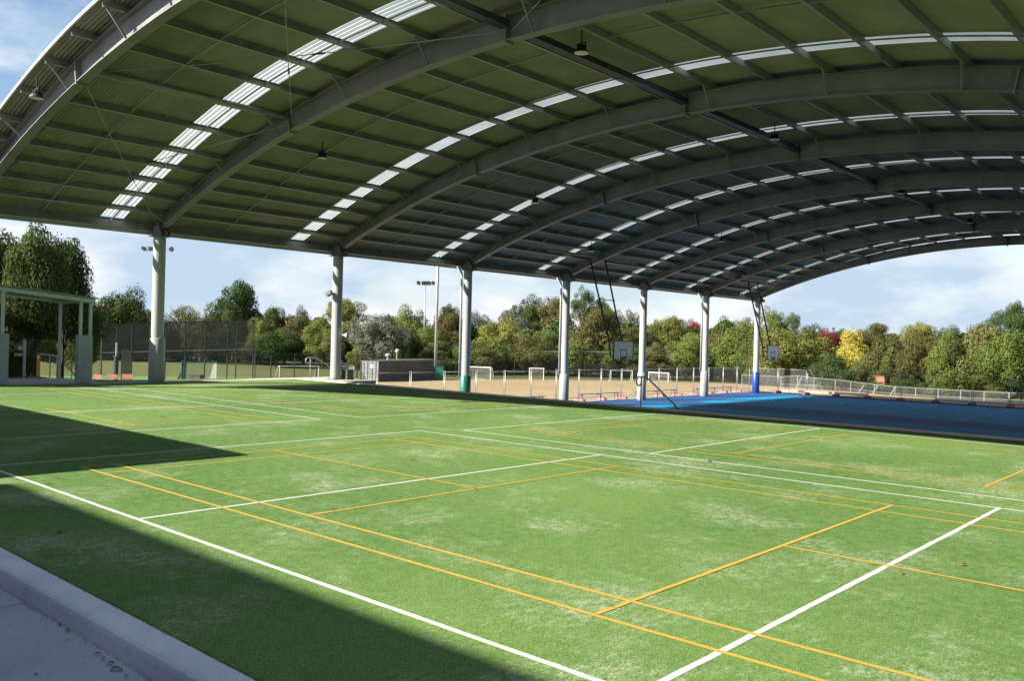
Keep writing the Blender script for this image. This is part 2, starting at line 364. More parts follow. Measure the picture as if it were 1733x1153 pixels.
# ------------------------------------------------------------------ terrain
ZL = -1.776
def sm(t): t = max(0.0, min(1.0, t)); return t * t * (3 - 2 * t)
def G(x, y):
    ex = max(-20.2 - x, 0.0); ey = max(y - 61.8, 0.0); e = math.hypot(ex, ey)
    low = ZL - 0.05 - 1.5 * min(1.0, e / 45.0)
    ul = -0.04 - 3.26 * sm((-37.0 - x) / 24.0); ur = -0.06 - 3.24 * sm((-18.9 - x) / 36.0)
    wl = sm((y - 8.8) / 2.0); up = ul * (1 - wl) + ur * wl
    w = sm((y - 19.8) / 7.0)
    z = up * (1 - w) + low * w
    if x > -18.4 and y < 62: z = -2.6
    return z
def grid_patch(name, poly, step, dz, mat, kind='structure'):
    """polygon in plan, conforming to the terrain"""
    xs = [p[0] for p in poly]; ys = [p[1] for p in poly]
    x0, x1, y0, y1 = min(xs), max(xs), min(ys), max(ys)
    b = bmesh.new(); vs = [b.verts.new((p[0], p[1], 0)) for p in poly]; b.faces.new(vs)
    x = math.ceil(x0 / step) * step
    while x < x1:
        bmesh.ops.bisect_plane(b, geom=b.verts[:] + b.edges[:] + b.faces[:], plane_co=(x, 0, 0), plane_no=(1, 0, 0)); x += step
    y = math.ceil(y0 / step) * step
    while y < y1:
        bmesh.ops.bisect_plane(b, geom=b.verts[:] + b.edges[:] + b.faces[:], plane_co=(0, y, 0), plane_no=(0, 1, 0)); y += step
    for v in b.verts: v.co.z = G(v.co.x, v.co.y) + dz
    me = bpy.data.meshes.new(name); bmesh.ops.recalc_face_normals(b, faces=b.faces); b.to_mesh(me); b.free(); me.materials.append(mat)
    if me.polygons and me.polygons[0].normal.z < 0: me.flip_normals()
    o = bpy.data.objects.new(name, me); COL.objects.link(o); tag(o, kind=kind); return o
# ground sheet
gx = [-3000, -1200, -600, -350] + [-250 + 4 * i for i in range(51)] + [-48 + 1.6 * i for i in range(1, 20)] + [-18.39, -10, 0, 15, 30, 60, 120, 300, 900, 3000]
gy = [-3000, -900, -300, -120, -60, -30] + [-20 + 2 * i for i in range(60)] + [100 + 5 * i for i in range(30)] + [260, 340, 500, 900, 3000]
gv = [(x, y, G(x, y)) for x in gx for y in gy]; ny = len(gy)
gf = [(i * ny + j, (i + 1) * ny + j, (i + 1) * ny + j + 1, i * ny + j + 1) for i in range(len(gx) - 1) for j in range(ny - 1)]
g = MB(); g.add(gv, gf); tag(g.build('ground', M['grass'], smooth=True, fix=False), kind='structure')

def PX(px, D): p = at_d(px, 600, D); return (p.x, p.y)
grid_patch('hockey_turf', [PX(-60, 86), PX(150, 84), PX(420, 84), PX(612, 86), PX(628, 108), PX(400, 107), PX(150, 107), PX(-60, 110)], 6, 0.025, M['turf_far'])
dry = [(-20.2, 21.5), (-24.5, 22.5), PX(600, 60), PX(625, 84), PX(640, 104), PX(760, 109), PX(900, 115), PX(1100, 120), PX(1250, 122), PX(1360, 108), PX(1480, 92), PX(1600, 82), PX(1760, 76), (6.0, 62.3), (-20.2, 62.3)]
grid_patch('dry_field', dry, 5, 0.05, M['dry'])

# upper terrace (synthetic turf) and its surroundings
t = MB(); t.box((6.2, 8.0 - 0.0, -1.3), (49.2, 18.76, 2.6)); tag(t.build('terrace_base', M['concrete']), kind='structure')
YE = 17.38
t = MB(); t.add([(-18.35, -1.38, 0.004), (30, -1.38, 0.004), (30, YE, 0.004), (-18.35, YE, 0.004)], [(0, 1, 2, 3)])
tag(t.build('synthetic_turf', M['turf'], fix=False), kind='structure')
# concrete edging along the far and left sides of the turf
t = MB(); t.box((6.2, YE + 0.2, -0.95), (49.3, 0.398, 1.96)); tag(t.build('terrace_edging', M['cap']), kind='structure')
t = MB(); t.prism([(-18.35, -6.0), (-18.35, YE + 0.4), (-16.6, YE + 0.402), (-16.6, 20.2), (-20.0, 20.2), (-19.7, 16.5), (-19.1, 14.5), (-19.1, 9.4), (-22.3, 9.4), (-22.3, -6.0)], -0.9, -0.012, 'z'); tag(t.build('pavement', M['pale_conc']), kind='structure')
grid_patch('asphalt_path', [(-40, -4.0), (-22.3, -4.0), (-22.3, 8.9), (-29, 9.0), (-40, 12.0)], 3, 0.03, M['asphalt'])
# kerb: cast concrete with an eased edge, one object per visible length
kerb_prof = [(-1.38, -0.4), (-1.38, 0.018), (-1.525, 0.015), (-1.555, 0.008), (-1.577, -0.008), (-1.588, -0.035), (-1.612, -0.13), (-1.612, -0.4)]
def kerb_piece(x0, x1):
    return MB().prism(kerb_prof, x0, x1, 'x')
xs = [-18.3, -8.0, 1.2, 5.38, 14.5, 24, 30]
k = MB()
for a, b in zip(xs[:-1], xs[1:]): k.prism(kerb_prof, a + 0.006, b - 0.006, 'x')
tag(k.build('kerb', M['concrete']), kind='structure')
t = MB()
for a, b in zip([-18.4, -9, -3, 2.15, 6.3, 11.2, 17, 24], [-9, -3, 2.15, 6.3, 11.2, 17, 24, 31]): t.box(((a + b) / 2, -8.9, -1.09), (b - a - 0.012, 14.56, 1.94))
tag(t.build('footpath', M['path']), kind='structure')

# court markings on the turf: thin sheets 4 mm and 8 mm above
lw = random.Random(8)
def strip(mb, x0, y0, x1, y1, z):
    """a painted line: its edges waver by a millimetre or two where the paint meets the pile"""
    alongx = (x1 - x0) > (y1 - y0); L = max(x1 - x0, y1 - y0); w = min(x1 - x0, y1 - y0)
    if w > 0.2: mb.add([(x0, y0, z), (x1, y0, z), (x1, y1, z), (x0, y1, z)], [(0, 1, 2, 3)]); return
    n = max(1, int(L / 0.11)); vs = []; drift = 0.0
    for i in range(n + 1):
        f = i / n; drift += lw.uniform(-0.0012, 0.0012) - drift * 0.04
        for sgn in (-1, 1):
            o_ = sgn * (w / 2 + lw.uniform(-0.0028, 0.0022)) + drift
            vs.append((x0 + L * f, (y0 + y1) / 2 + o_, z) if alongx else ((x0 + x1) / 2 - o_, y0 + L * f, z))
    mb.add(vs, [(2 * i, 2 * i + 2, 2 * i + 3, 2 * i + 1) for i in range(n)])
def court(xa, xb, ya, yb, name_w, name_y, mirror=False):
    W = 0.052; Yw = 0.045
    def X(v): return xb - v * (xb - xa) / 15.2 if mirror else xa + v * (xb - xa) / 15.2
    def Y(v): return ya + v * (yb - ya) / 7.94
    mb = MB(); z = 0.0065
    def hx(y, a, b, w=W, m=None, zz=None):
        xx = sorted((X(a), X(b))); strip(m, xx[0] - w / 2, Y(y) - w / 2, xx[1] + w / 2, Y(y) + w / 2, zz)
    def vx(x, a, b, w=W, m=None, zz=None):
        strip(m, X(x) - w / 2, Y(a) + w / 2, X(x) + w / 2, Y(b) - w / 2, zz)
    for y in (0, 7.94): hx(y, 0, 15.2, W, mb, z)
    for x in (0, 4.58, 10.62, 15.2): vx(x, 0, 7.94, W, mb, z)
    tag(mb.build(name_w, M['white_line'], fix=False), kind='structure')
    # each yellow line on its own few-tenths-of-a-millimetre layer so that crossings never share a plane
    mb = MB(); z = 0.0080
    for i, y in enumerate((0.93, 1.39, 6.54, 7.06)): hx(y, 0.84, 14.36, Yw, mb, z)
    for i, x in enumerate((0.84, 1.535, 13.66, 14.36)): strip_v = vx(x, 0.93, 7.06, Yw, mb, z + 0.0008)
    vx(5.54, 1.39, 7.06, Yw, mb, z + 0.0008); vx(9.64, 0.93, 7.06, Yw, mb, z + 0.0008)
    hx(3.95, 0.84, 5.54, Yw, mb, z + 0.0016); hx(3.95, 9.64, 14.36, Yw, mb, z + 0.0016)
    tag(mb.build(name_y, M['yellow_line'], fix=False), kind='structure')
court(0.0, 15.2, 0.0, 7.94, 'white_court_lines', 'yellow_court_lines')
court(0.42, 15.62, 8.78, 16.15, 'white_court_lines', 'yellow_court_lines')
court(-18.14, -2.94, 8.72, 16.0, 'white_court_lines', 'yellow_court_lines', True)
court(-18.3, -3.1, 0.0, 7.68, 'white_court_lines', 'yellow_court_lines', True)

# lower blue court
t = MB(); t.box((3.4, 39.5, ZL - 0.42), (47.0, 43.6, 0.8)); tag(t.build('court_apron', M['pale_conc']), kind='structure')
t = MB(); t.add([(-18.9, 18.0, ZL), (24, 18.0, ZL), (24, 61.0, ZL), (-18.9, 61.0, ZL)], [(0, 1, 2, 3)])
tag(t.build('blue_court_border', M['court_border'], fix=False), kind='structure')
t = MB()
for y0, y1 in ((20.5, 41.6), (45.6, 59.6)): strip(t, -15.3, y0, 20.5, y1, ZL + 0.004)
tag(t.build('blue_court_surface', M['court'], fix=False), kind='structure')
t = MB(); zz = ZL + 0.008
def cl_line(x0, y0, x1, y1): strip(t, min(x0, x1) - 0.03, min(y0, y1) - 0.03, max(x0, x1) + 0.03, max(y0, y1) + 0.03, zz)
def arc_line(cx, cy, r, a0, a1, n=24):
    vs = []; fs = []
    for i in range(n + 1):
        a = math.radians(a0 + (a1 - a0) * i / n)
        for rr in (r - 0.03, r + 0.03): vs.append((cx + rr * math.cos(a), cy + rr * math.sin(a), zz + 0.002))
    for i in range(n): fs.append((2 * i, 2 * i + 1, 2 * i + 3, 2 * i + 2))
    t.add(vs, fs)
for cy in (31.5, 53.0):
    cl_line(-13.8, cy - 7, 14.2, cy - 7); cl_line(-13.8, cy + 6.3, 14.2, cy + 6.3)
    for x in (-13.8, -4.4, 0.2, 4.9, 14.2): cl_line(x, cy - 6.9, x, cy + 6.2)
    arc_line(0.2, cy, 1.8, 0, 360); arc_line(-13.8, cy, 4.9, -90, 90); arc_line(14.2, cy, 4.9, 90, 270); arc_line(-8.6, cy, 1.8, 0, 360)
tag(t.build('blue_court_lines', M['court_line'], fix=False), kind='structure')

# ------------------------------------------------------------------ the big arched canopy
CX, CZ, RR = -0.609, -37.333, 46.301
X0, Y0, BAY = -17.961, 10.94, 8.0906
XR = 2 * CX - X0
FY = [4.75] + [Y0 + BAY * i for i in range(7)]
YG0, YG1 = 4.10, FY[-1] + 0.75
def arc(ang, dz):
    a = math.radians(ang)
    if dz > 0.25: dz -= 0.28 * sm((abs(ang) - 8.0) / 14.0) * min(1.0, (dz - 0.25) / 0.2)
    return (CX + (RR + dz) * math.sin(a), CZ + (RR + dz) * math.cos(a))
EA = 22.5
canopy = empty('sports_canopy', (0, 30, 0), 'huge arched steel canopy with corrugated roof over the green turf and blue court', 'canopy')
# corrugated sheets between the skylights
SKW = 0.62
SK = [(8.98, 9.78)] + [(FY[i] + 5.95, FY[i] + 5.95 + SKW) for i in range(1, 7)]
segs = []; y = YG0
for a, b in SK: segs.append((y, a)); y = b
segs.append((y, YG1))
NA = 56
def sheet(mb, ya, yb, amp, pitch, angs):
    n = max(2, int(round((yb - ya) / pitch * 4))); dy = (yb - ya) / n
    vs = []; fs = []
    prof = [0.0, 0.5, 1.0, 0.5]
    for j in range(n + 1):
        h = 0.815 + amp * (prof[j % 4])
        for a in angs: x, z = arc(a, h); vs.append((x, ya + dy * j, z))
    m = len(angs)
    for j in range(n):
        for i in range(m - 1): fs.append((j * m + i, j * m + i + 1, (j + 1) * m + i + 1, (j + 1) * m + i))
    mb.add(vs, fs)
angs = [-EA - 0.15 + (2 * EA + 0.3) * i / NA for i in range(NA + 1)]
for a, b in segs:
    mb = MB(); sheet(mb, a, b, 0.036, 0.105, angs); mb.build('roof_sheet', M['roof'], canopy, fix=False)
for a, b in SK:
    mb = MB(); sheet(mb, a - 0.03, b + 0.03, 0.034, 0.152, [-EA + 0.25 + (2 * EA - 0.5) * i / NA for i in range(NA + 1)])
    for i, v in enumerate(mb.v): mb.v[i] = (v[0], v[1], v[2] + 0.012)
    mb.build('skylight', M['skylight'], canopy, fix=False)
def arcbar(mb, y, w, d0, d1, a0=-EA, a1=EA, n=48):
    vs = []; fs = []
    for i in range(n + 1):
        a = a0 + (a1 - a0) * i / n
        xa, za = arc(a, d0); xb, zb = arc(a, d1)
        vs += [(xa, y - w / 2, za), (xa, y + w / 2, za), (xb, y + w / 2, zb), (xb, y - w / 2, zb)]
    for i in range(n):
        for k in range(4): fs.append((4 * i + k, 4 * i + (k + 1) % 4, 4 * i + 4 + (k + 1) % 4, 4 * i + 4 + k))
    fs.append((0, 1, 2, 3)); fs.append((4 * n + 3, 4 * n + 2, 4 * n + 1, 4 * n)); mb.add(vs, fs)
for yy in (YG0 - 0.03, YG1 + 0.03):
    mb = MB(); arcbar(mb, yy, 0.05, 0.79, 0.875, -EA - 0.2, EA + 0.2); mb.build('barge_flashing', M['flash'], canopy)
PA = [-22.4, -21.2, -19.85, -18.5, -17.2, -15.8, -13.82, -11.69, -9.65, -7.51, -5.45, -3.27, -1.09]
PA = PA + [-a for a in reversed(PA)]
for i, a in enumerate(PA):
    mb = MB(); s = -1 if a < 0 else 1
    eave = i in (0, len(PA) - 1)
    ang = math.radians(a); d0 = 0.14 if eave else 0.635; d1 = 0.803
    # C section: web and two flanges, turned towards the slope
    def q(dt, dz):   # dt = tangential offset in metres
        aa = a + math.degrees(dt / RR); return arc(aa, dz)
    for (t0, t1, z0, z1) in ((-0.012, 0.0, d0, d1), (0.0, 0.075, d0, d0 + 0.008), (0.0, 0.075, d1 - 0.008, d1)):
        if s > 0: t0, t1 = -t1, -t0
        mb.prism([q(t0, z0), q(t1, z0), q(t1, z1), q(t0, z1)], YG0 + 0.02, YG1 - 0.02)
    if eave:
        for (t0, t1, z0, z1) in ((0.075, 0.083, d0, d0 + 0.09),):
            if s > 0: t0, t1 = -t1, -t0
            mb.prism([q(t0, z0), q(t1, z0), q(t1, z1), q(t0, z1)], YG0 + 0.02, YG1 - 0.02)
    mb.build('eave_purlin' if eave else 'purlin', M['purlin'], canopy)
# eave gutter
for s in (-1, 1):
    x, z = arc(s * (EA + 0.3), 0.62); mb = MB(); mb.box((x + s * 0.05, (YG0 + YG1) / 2, z - 0.03), (0.16, YG1 - YG0, 0.18)); mb.build('gutter', M['column'], canopy)
# bridging rods across the purlins
for i in range(len(FY) - 1):
    ya, yb = FY[i], FY[i + 1]
    pos = [ya + (yb - ya) * f for f in ((0.36, 0.735) if i == 0 else (0.335, 0.70))]
    for yy in pos:
        mb = MB(); arcbar(mb, yy, 0.035, 0.66, 0.695, PA[0], PA[-1], 40); mb.build('bridging', M['purlin'], canopy)
# rafters
for fi, yy in enumerate(FY):
    mb = MB(); w = 0.27; H = 0.60
    arcbar(mb, yy, w, 0.0, 0.022); arcbar(mb, yy, w, H - 0.022, H); arcbar(mb, yy, 0.022, 0.022, H - 0.022)
    rf = mb.build('rafter', M['steel'], canopy)
    for a in (-11.0, 0.05, 11.1):    # splice plates
        xa, za = arc(a, -0.06); xb, zb = arc(a, 0.61); mb = MB()
        mb.bar((xa, yy, za), (xb, yy, zb), 0.05, 0.30, up=(0, 1, 0)); mb.build('splice_plate', M['steel'], rf)
    for k in range(1, len(PA) - 1, 2):   # fly braces, each side
        a = PA[k]
        for sy in (-1, 1):
            ye = yy + sy * 0.55
            if ye < YG0: continue
            x1, z1 = arc(a, 0.66); x2, z2 = arc(a, 0.03); mb = MB()
            mb.bar((x1, ye, z1), (x2, yy + sy * 0.11, z2), 0.045, 0.045); mb.build('fly_brace', M['steel'], rf)
# longitudinal struts (circular tube) and the dark twin beam carrying lamps
for a in (-11.0, 11.1):
    x, z = arc(a, 0.46)
    for i in (0, 6):
        mb = MB(); mb.tube([(x, FY[i] + 0.14, z), (x, FY[i + 1] - 0.14, z)], 0.07, 12)
        mb.build('strut', M['purlin'], canopy, smooth=True)
x, z = arc(0.05, 0.36)
for i in range(len(FY) - 1):
    mb = MB(); mb.bar((x, FY[i] + 0.14, z), (x, FY[i + 1] - 0.14, z), 0.26, 0.16); mb.build('ridge_beam', M['dark_beam'], canopy)
# cross bracing rods in the end bays
nodes = [-22.0, -11.0, 0.05, 11.1, 22.0]
for (ya, yb) in ((FY[0], FY[1]), (FY[6], FY[7])):
    for i in range(4):
        for (a, b, dzz) in ((nodes[i], nodes[i + 1], 0.26), (nodes[i + 1], nodes[i], 0.20)):
            x1, z1 = arc(a, dzz); x2, z2 = arc(b, dzz); mb = MB()
            n = 14; pts = []
            for j in range(n + 1):
                f = j / n; aa = a + (b - a) * f; sag = 0.10 * math.sin(math.pi * f)
                x, z = arc(aa, dzz - 0.0); zl = z1 + (z2 - z1) * f; pts.append((x1 + (x2 - x1) * f, ya + (yb - ya) * f, zl - sag))
            mb.tube(pts, 0.011, 6); r = mb.build('brace_rod', M['galv'], canopy)
            p = Vector(pts[n // 2 + 1]); p2 = Vector(pts[n // 2 - 1]); d = (p - p2).normalized()
            mb = MB(); mb.tube([p - d * 0.16, p + d * 0.16], 0.024, 8); mb.build('turnbuckle', M['black'], r)
# columns
def column(x, y, zb, sleeve, side, pipe):
    c = MB(); R = 0.222
    top = 5.42
    c.lathe([(R, zb), (R, top)], (x, y, 0), 32)
    col = c.build('column', M['column'], canopy, smooth=True)
    h = MB(); s = side
    # head: mitred saddle, end plates and haunch
    h.prism([(x - s * 0.26, top), (x + s * 0.20, top), (x + s * 0.20, 5.94 + 0.0), (x - s * 0.26, 5.80)], y - 0.14, y + 0.14)
    h.prism([(x + s * 0.21, top - 0.12), (x + s * 0.60, top + 0.06), (x + s * 0.60, top + 0.16), (x + s * 0.21, top + 0.30)], y - 0.012, y + 0.012)
    h.box((x, y, top + 0.012), (0.60, 0.60, 0.024)); h.box((x + s * 0.42, y, top - 0.02), (0.42, 0.30, 0.022))
    for sy in (-1, 1): h.prism([(x - s * 0.22, top + 0.02), (x + s * 0.5, top + 0.03), (x + s * 0.24, top + 0.42), (x - s * 0.1, top + 0.36)], y + sy * 0.165 - 0.008, y + sy * 0.165 + 0.008)
    h.build('column_head', M['steel'], col)
    # eave tie plates on the outside
    if sleeve is None:
        p = MB(); p.box((x, y, zb + 0.012), (0.66, 0.66, 0.024))
        for i_ in range(8): a_ = math.pi / 4 * i_; p.lathe([(0.022, 0.02), (0.022, 0.06), (0.0, 0.062)], (x + 0.285 * math.cos(a_), y + 0.285 * math.sin(a_), zb), 6)
        p.build('base_plate', M['steel'], col)
    if sleeve is not None:
        mat, H, lab = sleeve; p = MB(); r1 = R + 0.06
        p.lathe([(R + 0.002, zb + H), (r1 - 0.02, zb + H), (r1, zb + H - 0.02), (r1, zb + 0.02), (r1 - 0.01, zb)], (x, y, 0), 32)
        o = p.build('column_pad', M[mat], col, smooth=True); tag(o, lab)
    if pipe:
        p = MB(); px_, py_ = x - 0.20 * 1 * side, y - 0.24
        p.tube([(x - side * 0.55, py_ , 5.72), (x - side * 0.50, py_, 5.58), (px_ - side * 0.04, py_, 5.30), (px_, py_, 5.15), (px_, py_, zb + 1.75)], 0.055, 12)
        p.build('downpipe', M['pipe'], col, smooth=True)
LP = {0: ('pad_grey', 1.66, 'grey padding around the column foot by the turf edge'), 2: ('pad_green', 1.83, 'green padding around the column foot'),
      3: ('pad_grey', 1.80, 'pale grey column padding'), 4: ('pad_grey', 1.80, 'pale grey column padding'), 5: ('pad_grey', 1.80, 'pale grey column padding'),
      6: ('pad_blue', 1.66, 'bright blue column padding')}
for i, yy in enumerate(FY):
    k = i - 1; zb = 0.0 if k <= 1 else ZL
    column(X0, yy, zb if k >= 0 else 0.0, LP.get(k), 1, k in (2, 3, 5))
    column(XR, yy, zb, ('pad_grey', 1.8, None) if k not in (1,) else None, -1, False)

# high bay lamps under the roof
def high_bay(x, y, ang, label):
    z0 = arc(ang, 0.0)[1] + 0.06; t = empty('high_bay_lamp', (x, y, z0), label, 'lamp', 'high bay lamps under the arched roof')
    b = MB(); b.lathe([(0.0, 0.20), (0.07, 0.20), (0.10, 0.17), (0.10, 0.05), (0.13, 0.03), (0.165, -0.05), (0.185, -0.11), (0.185, -0.125), (0.17, -0.125)], (x, y, z0), 24)
    for k in range(10):
        a = 2 * math.pi * k / 10; b.box((x + 0.105 * math.cos(a), y + 0.105 * math.sin(a), z0 + 0.11), (0.03, 0.012, 0.11), Matrix.Rotation(a, 3, 'Z'))
    for i_, v_ in enumerate(b.v): b.v[i_] = (v_[0], v_[1], z0 + (v_[2] - z0) * 0.62)
    b.build('housing', M['black'], t)
    l = MB(); l.lathe([(0.0, -0.10), (0.10, -0.092), (0.17, -0.078)], (x, y, z0), 24); l.build('lens', M['lens'], t, smooth=True)
    h = MB(); h.bar((x, y, z0 + 0.16), (x, y, z0 + 0.48), 0.025, 0.025); h.bar((x - 0.12, y, z0 + 0.17), (x + 0.12, y, z0 + 0.17), 0.02, 0.03)
    h.bar((x - 0.12, y, z0 + 0.17), (x - 0.12, y, z0 + 0.05), 0.02, 0.03); h.bar((x + 0.12, y, z0 + 0.17), (x + 0.12, y, z0 + 0.05), 0.02, 0.03); h.build('bracket', M['black'], t)
def ang_of(x): return math.degrees(math.asin((x - CX) / RR))
for (x, y, lab) in ((-10.76, 4.16, 'black high bay lamp outside the nearest rafter against the roof edge at left'),
                    (-10.79, 12.98, 'black high bay lamp between the left skylight strips, lowest of the near ones'),
                    (0.34, 12.56, 'largest black high bay lamp with bright lens near the top centre of the roof'),
                    (0.17, 23.51, 'black high bay lamp on the dark ridge beam behind the second full arch'),
                    (-10.82, 23.95, 'small black high bay lamp beside the third skylight strip, above the middle of the turf'),
                    (-14.59, 33.0, 'black high bay lamp just above the arms of the nearer basketball backboard'),
                    (-14.71, 50.7, 'black high bay lamp just above the arms of the farther basketball backboard'),
                    (0.2, 36.3, 'distant black high bay lamp on the ridge beam near the right edge of the roof'),
                    (-10.8, 40.2, 'distant small black high bay lamp beside the fifth skylight strip'),
                    (0.2, 47.5, 'very distant black high bay lamp at the far right under the roof')):
    high_bay(x, y, ang_of(x), lab)

# ------------------------------------------------------------------ ceiling-hung basketball hoops
def hoop(yc, label):
    XB = -14.25
    t = empty('basketball_hoop', (XB, yc, 1.5), label, 'basketball hoop', 'ceiling hung basketball hoops')
    w, h, zc = 1.8, 0.98, 1.50
    b = MB(); b.box((XB, yc, zc), (0.04, w, h)); b.build('backboard', M['board'], t)
    f = MB()
    for s in (-1, 1):
        f.box((XB, yc + s * (w / 2 + 0.02), zc), (0.06, 0.05, h + 0.09)); f.box((XB, yc, zc + s * (h / 2 + 0.02)), (0.06, w - 0.01, 0.05))
    # shooter's square
    for s in (-1, 1): f.box((XB + 0.024, yc + s * 0.28, zc - 0.20), (0.012, 0.045, 0.44))
    f.box((XB + 0.024, yc, zc + 0.04), (0.012, 0.60, 0.045)); f.box((XB + 0.024, yc, zc - 0.42), (0.012, 0.60, 0.045))
    f.build('backboard_frame', M['black'], t)
    r = MB(); zr = zc - h / 2 + 0.13; cx = XB + 0.02 + 0.15 + 0.225
    r.tube([(cx + 0.225 * math.cos(a), yc + 0.225 * math.sin(a), zr) for a in [2 * math.pi * i / 20 for i in range(21)]], 0.016, 8, False)
    r.box((XB + 0.10, yc, zr - 0.02), (0.16, 0.20, 0.03)); r.box((XB + 0.035, yc, zr - 0.05), (0.03, 0.34, 0.14)); r.build('rim', M['rim'], t)
    XT = -15.55; ZT = arc(ang_of(XT), 0.0)[1] + 0.10
    for s in (-1, 1):
        a = MB(); yy = yc + s * 0.62
        a.tube([(XT, yc + s * 0.72 - 0.85, ZT), (XB - 0.5, yy, zc + 0.35), (XB - 0.42, yy, zc - 0.35)], 0.05, 10)
        a.bar((XB - 0.48, yy, zc + 0.4), (XB - 0.03, yy, zc + 0.4), 0.04, 0.05); a.bar((XB - 0.42, yy, zc - 0.35), (XB - 0.03, yy, zc - 0.4), 0.04, 0.05)
        a.build('support_arm', M['black'], t)
    c = MB(); zm = 4.3; f1 = (ZT - zm) / (ZT - (zc + 0.35)); xm = XT + (XB - 0.5 - XT) * f1
    c.bar((xm, yc - 1.02, zm), (xm, yc + 0.34, zm), 0.04, 0.04); c.bar((XT + 0.1, yc - 1.5, ZT - 0.5), (XT + 0.1, yc - 0.15, ZT - 0.5), 0.04, 0.04)
    c.build('cross_tie', M['black'], t)
    hb = MB(); hb.bar((XT, yc - 5.2, ZT + 0.08), (XT, yc + 3.0, ZT + 0.08), 0.10, 0.12); hb.build('hanger_beam', M['purlin'], t)
hoop(35.75, 'nearer white basketball backboard with black square, hung on long black ceiling arms')
hoop(54.5, 'farther basketball backboard hanging beside the blue padded column')

# ------------------------------------------------------------------ handrails on the steps down to the blue court
def handrail(x, yb, label):
    t = empty('handrail', (x, yb, 0), label, 'handrail', 'stair handrails at the turf edge')
    r = MB(); zt = 0.92
    pts = [(x, yb + 0.02, zt)]
    loop = [(x, yb - 0.12 - 0.13 * math.sin(a), zt - 0.13 + 0.13 * math.cos(a)) for a in [math.pi * k / 8 * 1.75 for k in range(0, 9)]]
    pts = list(reversed(loop)) + [(x, yb, zt), (x, yb + 0.25, zt - 0.02), (x, yb + 0.45, zt - 0.10), (x, yb + 4.0, zt - 2.05)]
    r.tube(pts, 0.024, 10); r.build('rail', M['rail'], t, smooth=True)
    for yy, ztop, zb in ((yb, zt, -0.02), (yb + 1.9, zt - 0.90, -1.0), (yb + 3.7, zt - 1.88, ZL)):
        p = MB(); p.tube([(x, yy, ztop), (x, yy, zb)], 0.02, 10); p.lathe([(0.05, 0.0), (0.05, 0.012), (0.02, 0.014)], (x, yy, zb), 12); p.build('post', M['rail'], t, smooth=True)
handrail(-1.08, YE + 0.3, 'steel stair handrail with looped end in front of the blue court')
handrail(-18.95, 18.4, 'pale handrail with looped end left of the second white column')
# the steps themselves
for sx, lab in ((-1.9, 'flight of concrete steps down to the blue court'),):
    t = MB()
    for i in range(10): t.box((sx, YE + 0.55 + 0.30 * i, -0.18 * (i + 1) / 2 - ZL * 0 - 0.9), (1.5, 0.298, 2 * 0.9 - 0.18 * (i + 1)))
    o = t.build('stair', M['cap']); tag(o, lab, 'steps')

# objects on the second column
C1Y = FY[2]
t = empty('floodlight', (X0, C1Y - 0.4, 3.72), 'black floodlight fixed to the left side of the second white column', 'floodlight')
b = MB(); rot = Matrix.Rotation(math.radians(-25), 3, 'Y') @ Matrix.Rotation(math.radians(20), 3, 'Z')
b.box((X0 - 0.02, C1Y - 0.42, 3.76), (0.26, 0.20, 0.17), rot); b.build('lamp_body', M['black'], t)
b = MB(); b.bar((X0, C1Y - 0.22, 3.76), (X0, C1Y - 0.4, 3.76), 0.05, 0.05); b.build('bracket', M['black'], t)
t = empty('horn_speaker', (X0 + 0.2, C1Y + 0.2, 1.95), 'small white horn loudspeaker on the right side of the second column', 'loudspeaker')
b = MB(); prof = [(0.03, 0), (0.035, 0.12), (0.06, 0.2), (0.13, 0.30), (0.135, 0.31), (0.05, 0.22)]
vs = MB().lathe(prof, (0, 0, 0), 16); rt = Matrix.Rotation(math.radians(90), 3, 'Y') @ Matrix.Rotation(0, 3, 'Z')
rt = Matrix.Rotation(math.radians(25), 3, 'Z') @ rt
b.add([rt @ Vector(v) + Vector((X0 + 0.22, C1Y + 0.1, 1.95)) for v in vs.v], vs.f); b.build('horn', M['white'], t, smooth=True)
b = MB(); b.bar((X0 + 0.2, C1Y + 0.05, 1.95), (X0 + 0.27, C1Y + 0.13, 2.1), 0.05, 0.05); b.build('bracket', M['white'], t)
b = MB(); b.box((X0 + 0.28, C1Y + 0.45, 0.2), (0.42, 0.36, 0.40)); b.box((X0 + 0.28, C1Y + 0.45, 0.41), (0.47, 0.41, 0.03)); b.box((X0 + 0.28, C1Y + 0.45, 0.01), (0.46, 0.40, 0.06))
tag(b.build('service_cabinet', M['box_green']), 'low olive green service cabinet at the foot of the second column', 'cabinet')

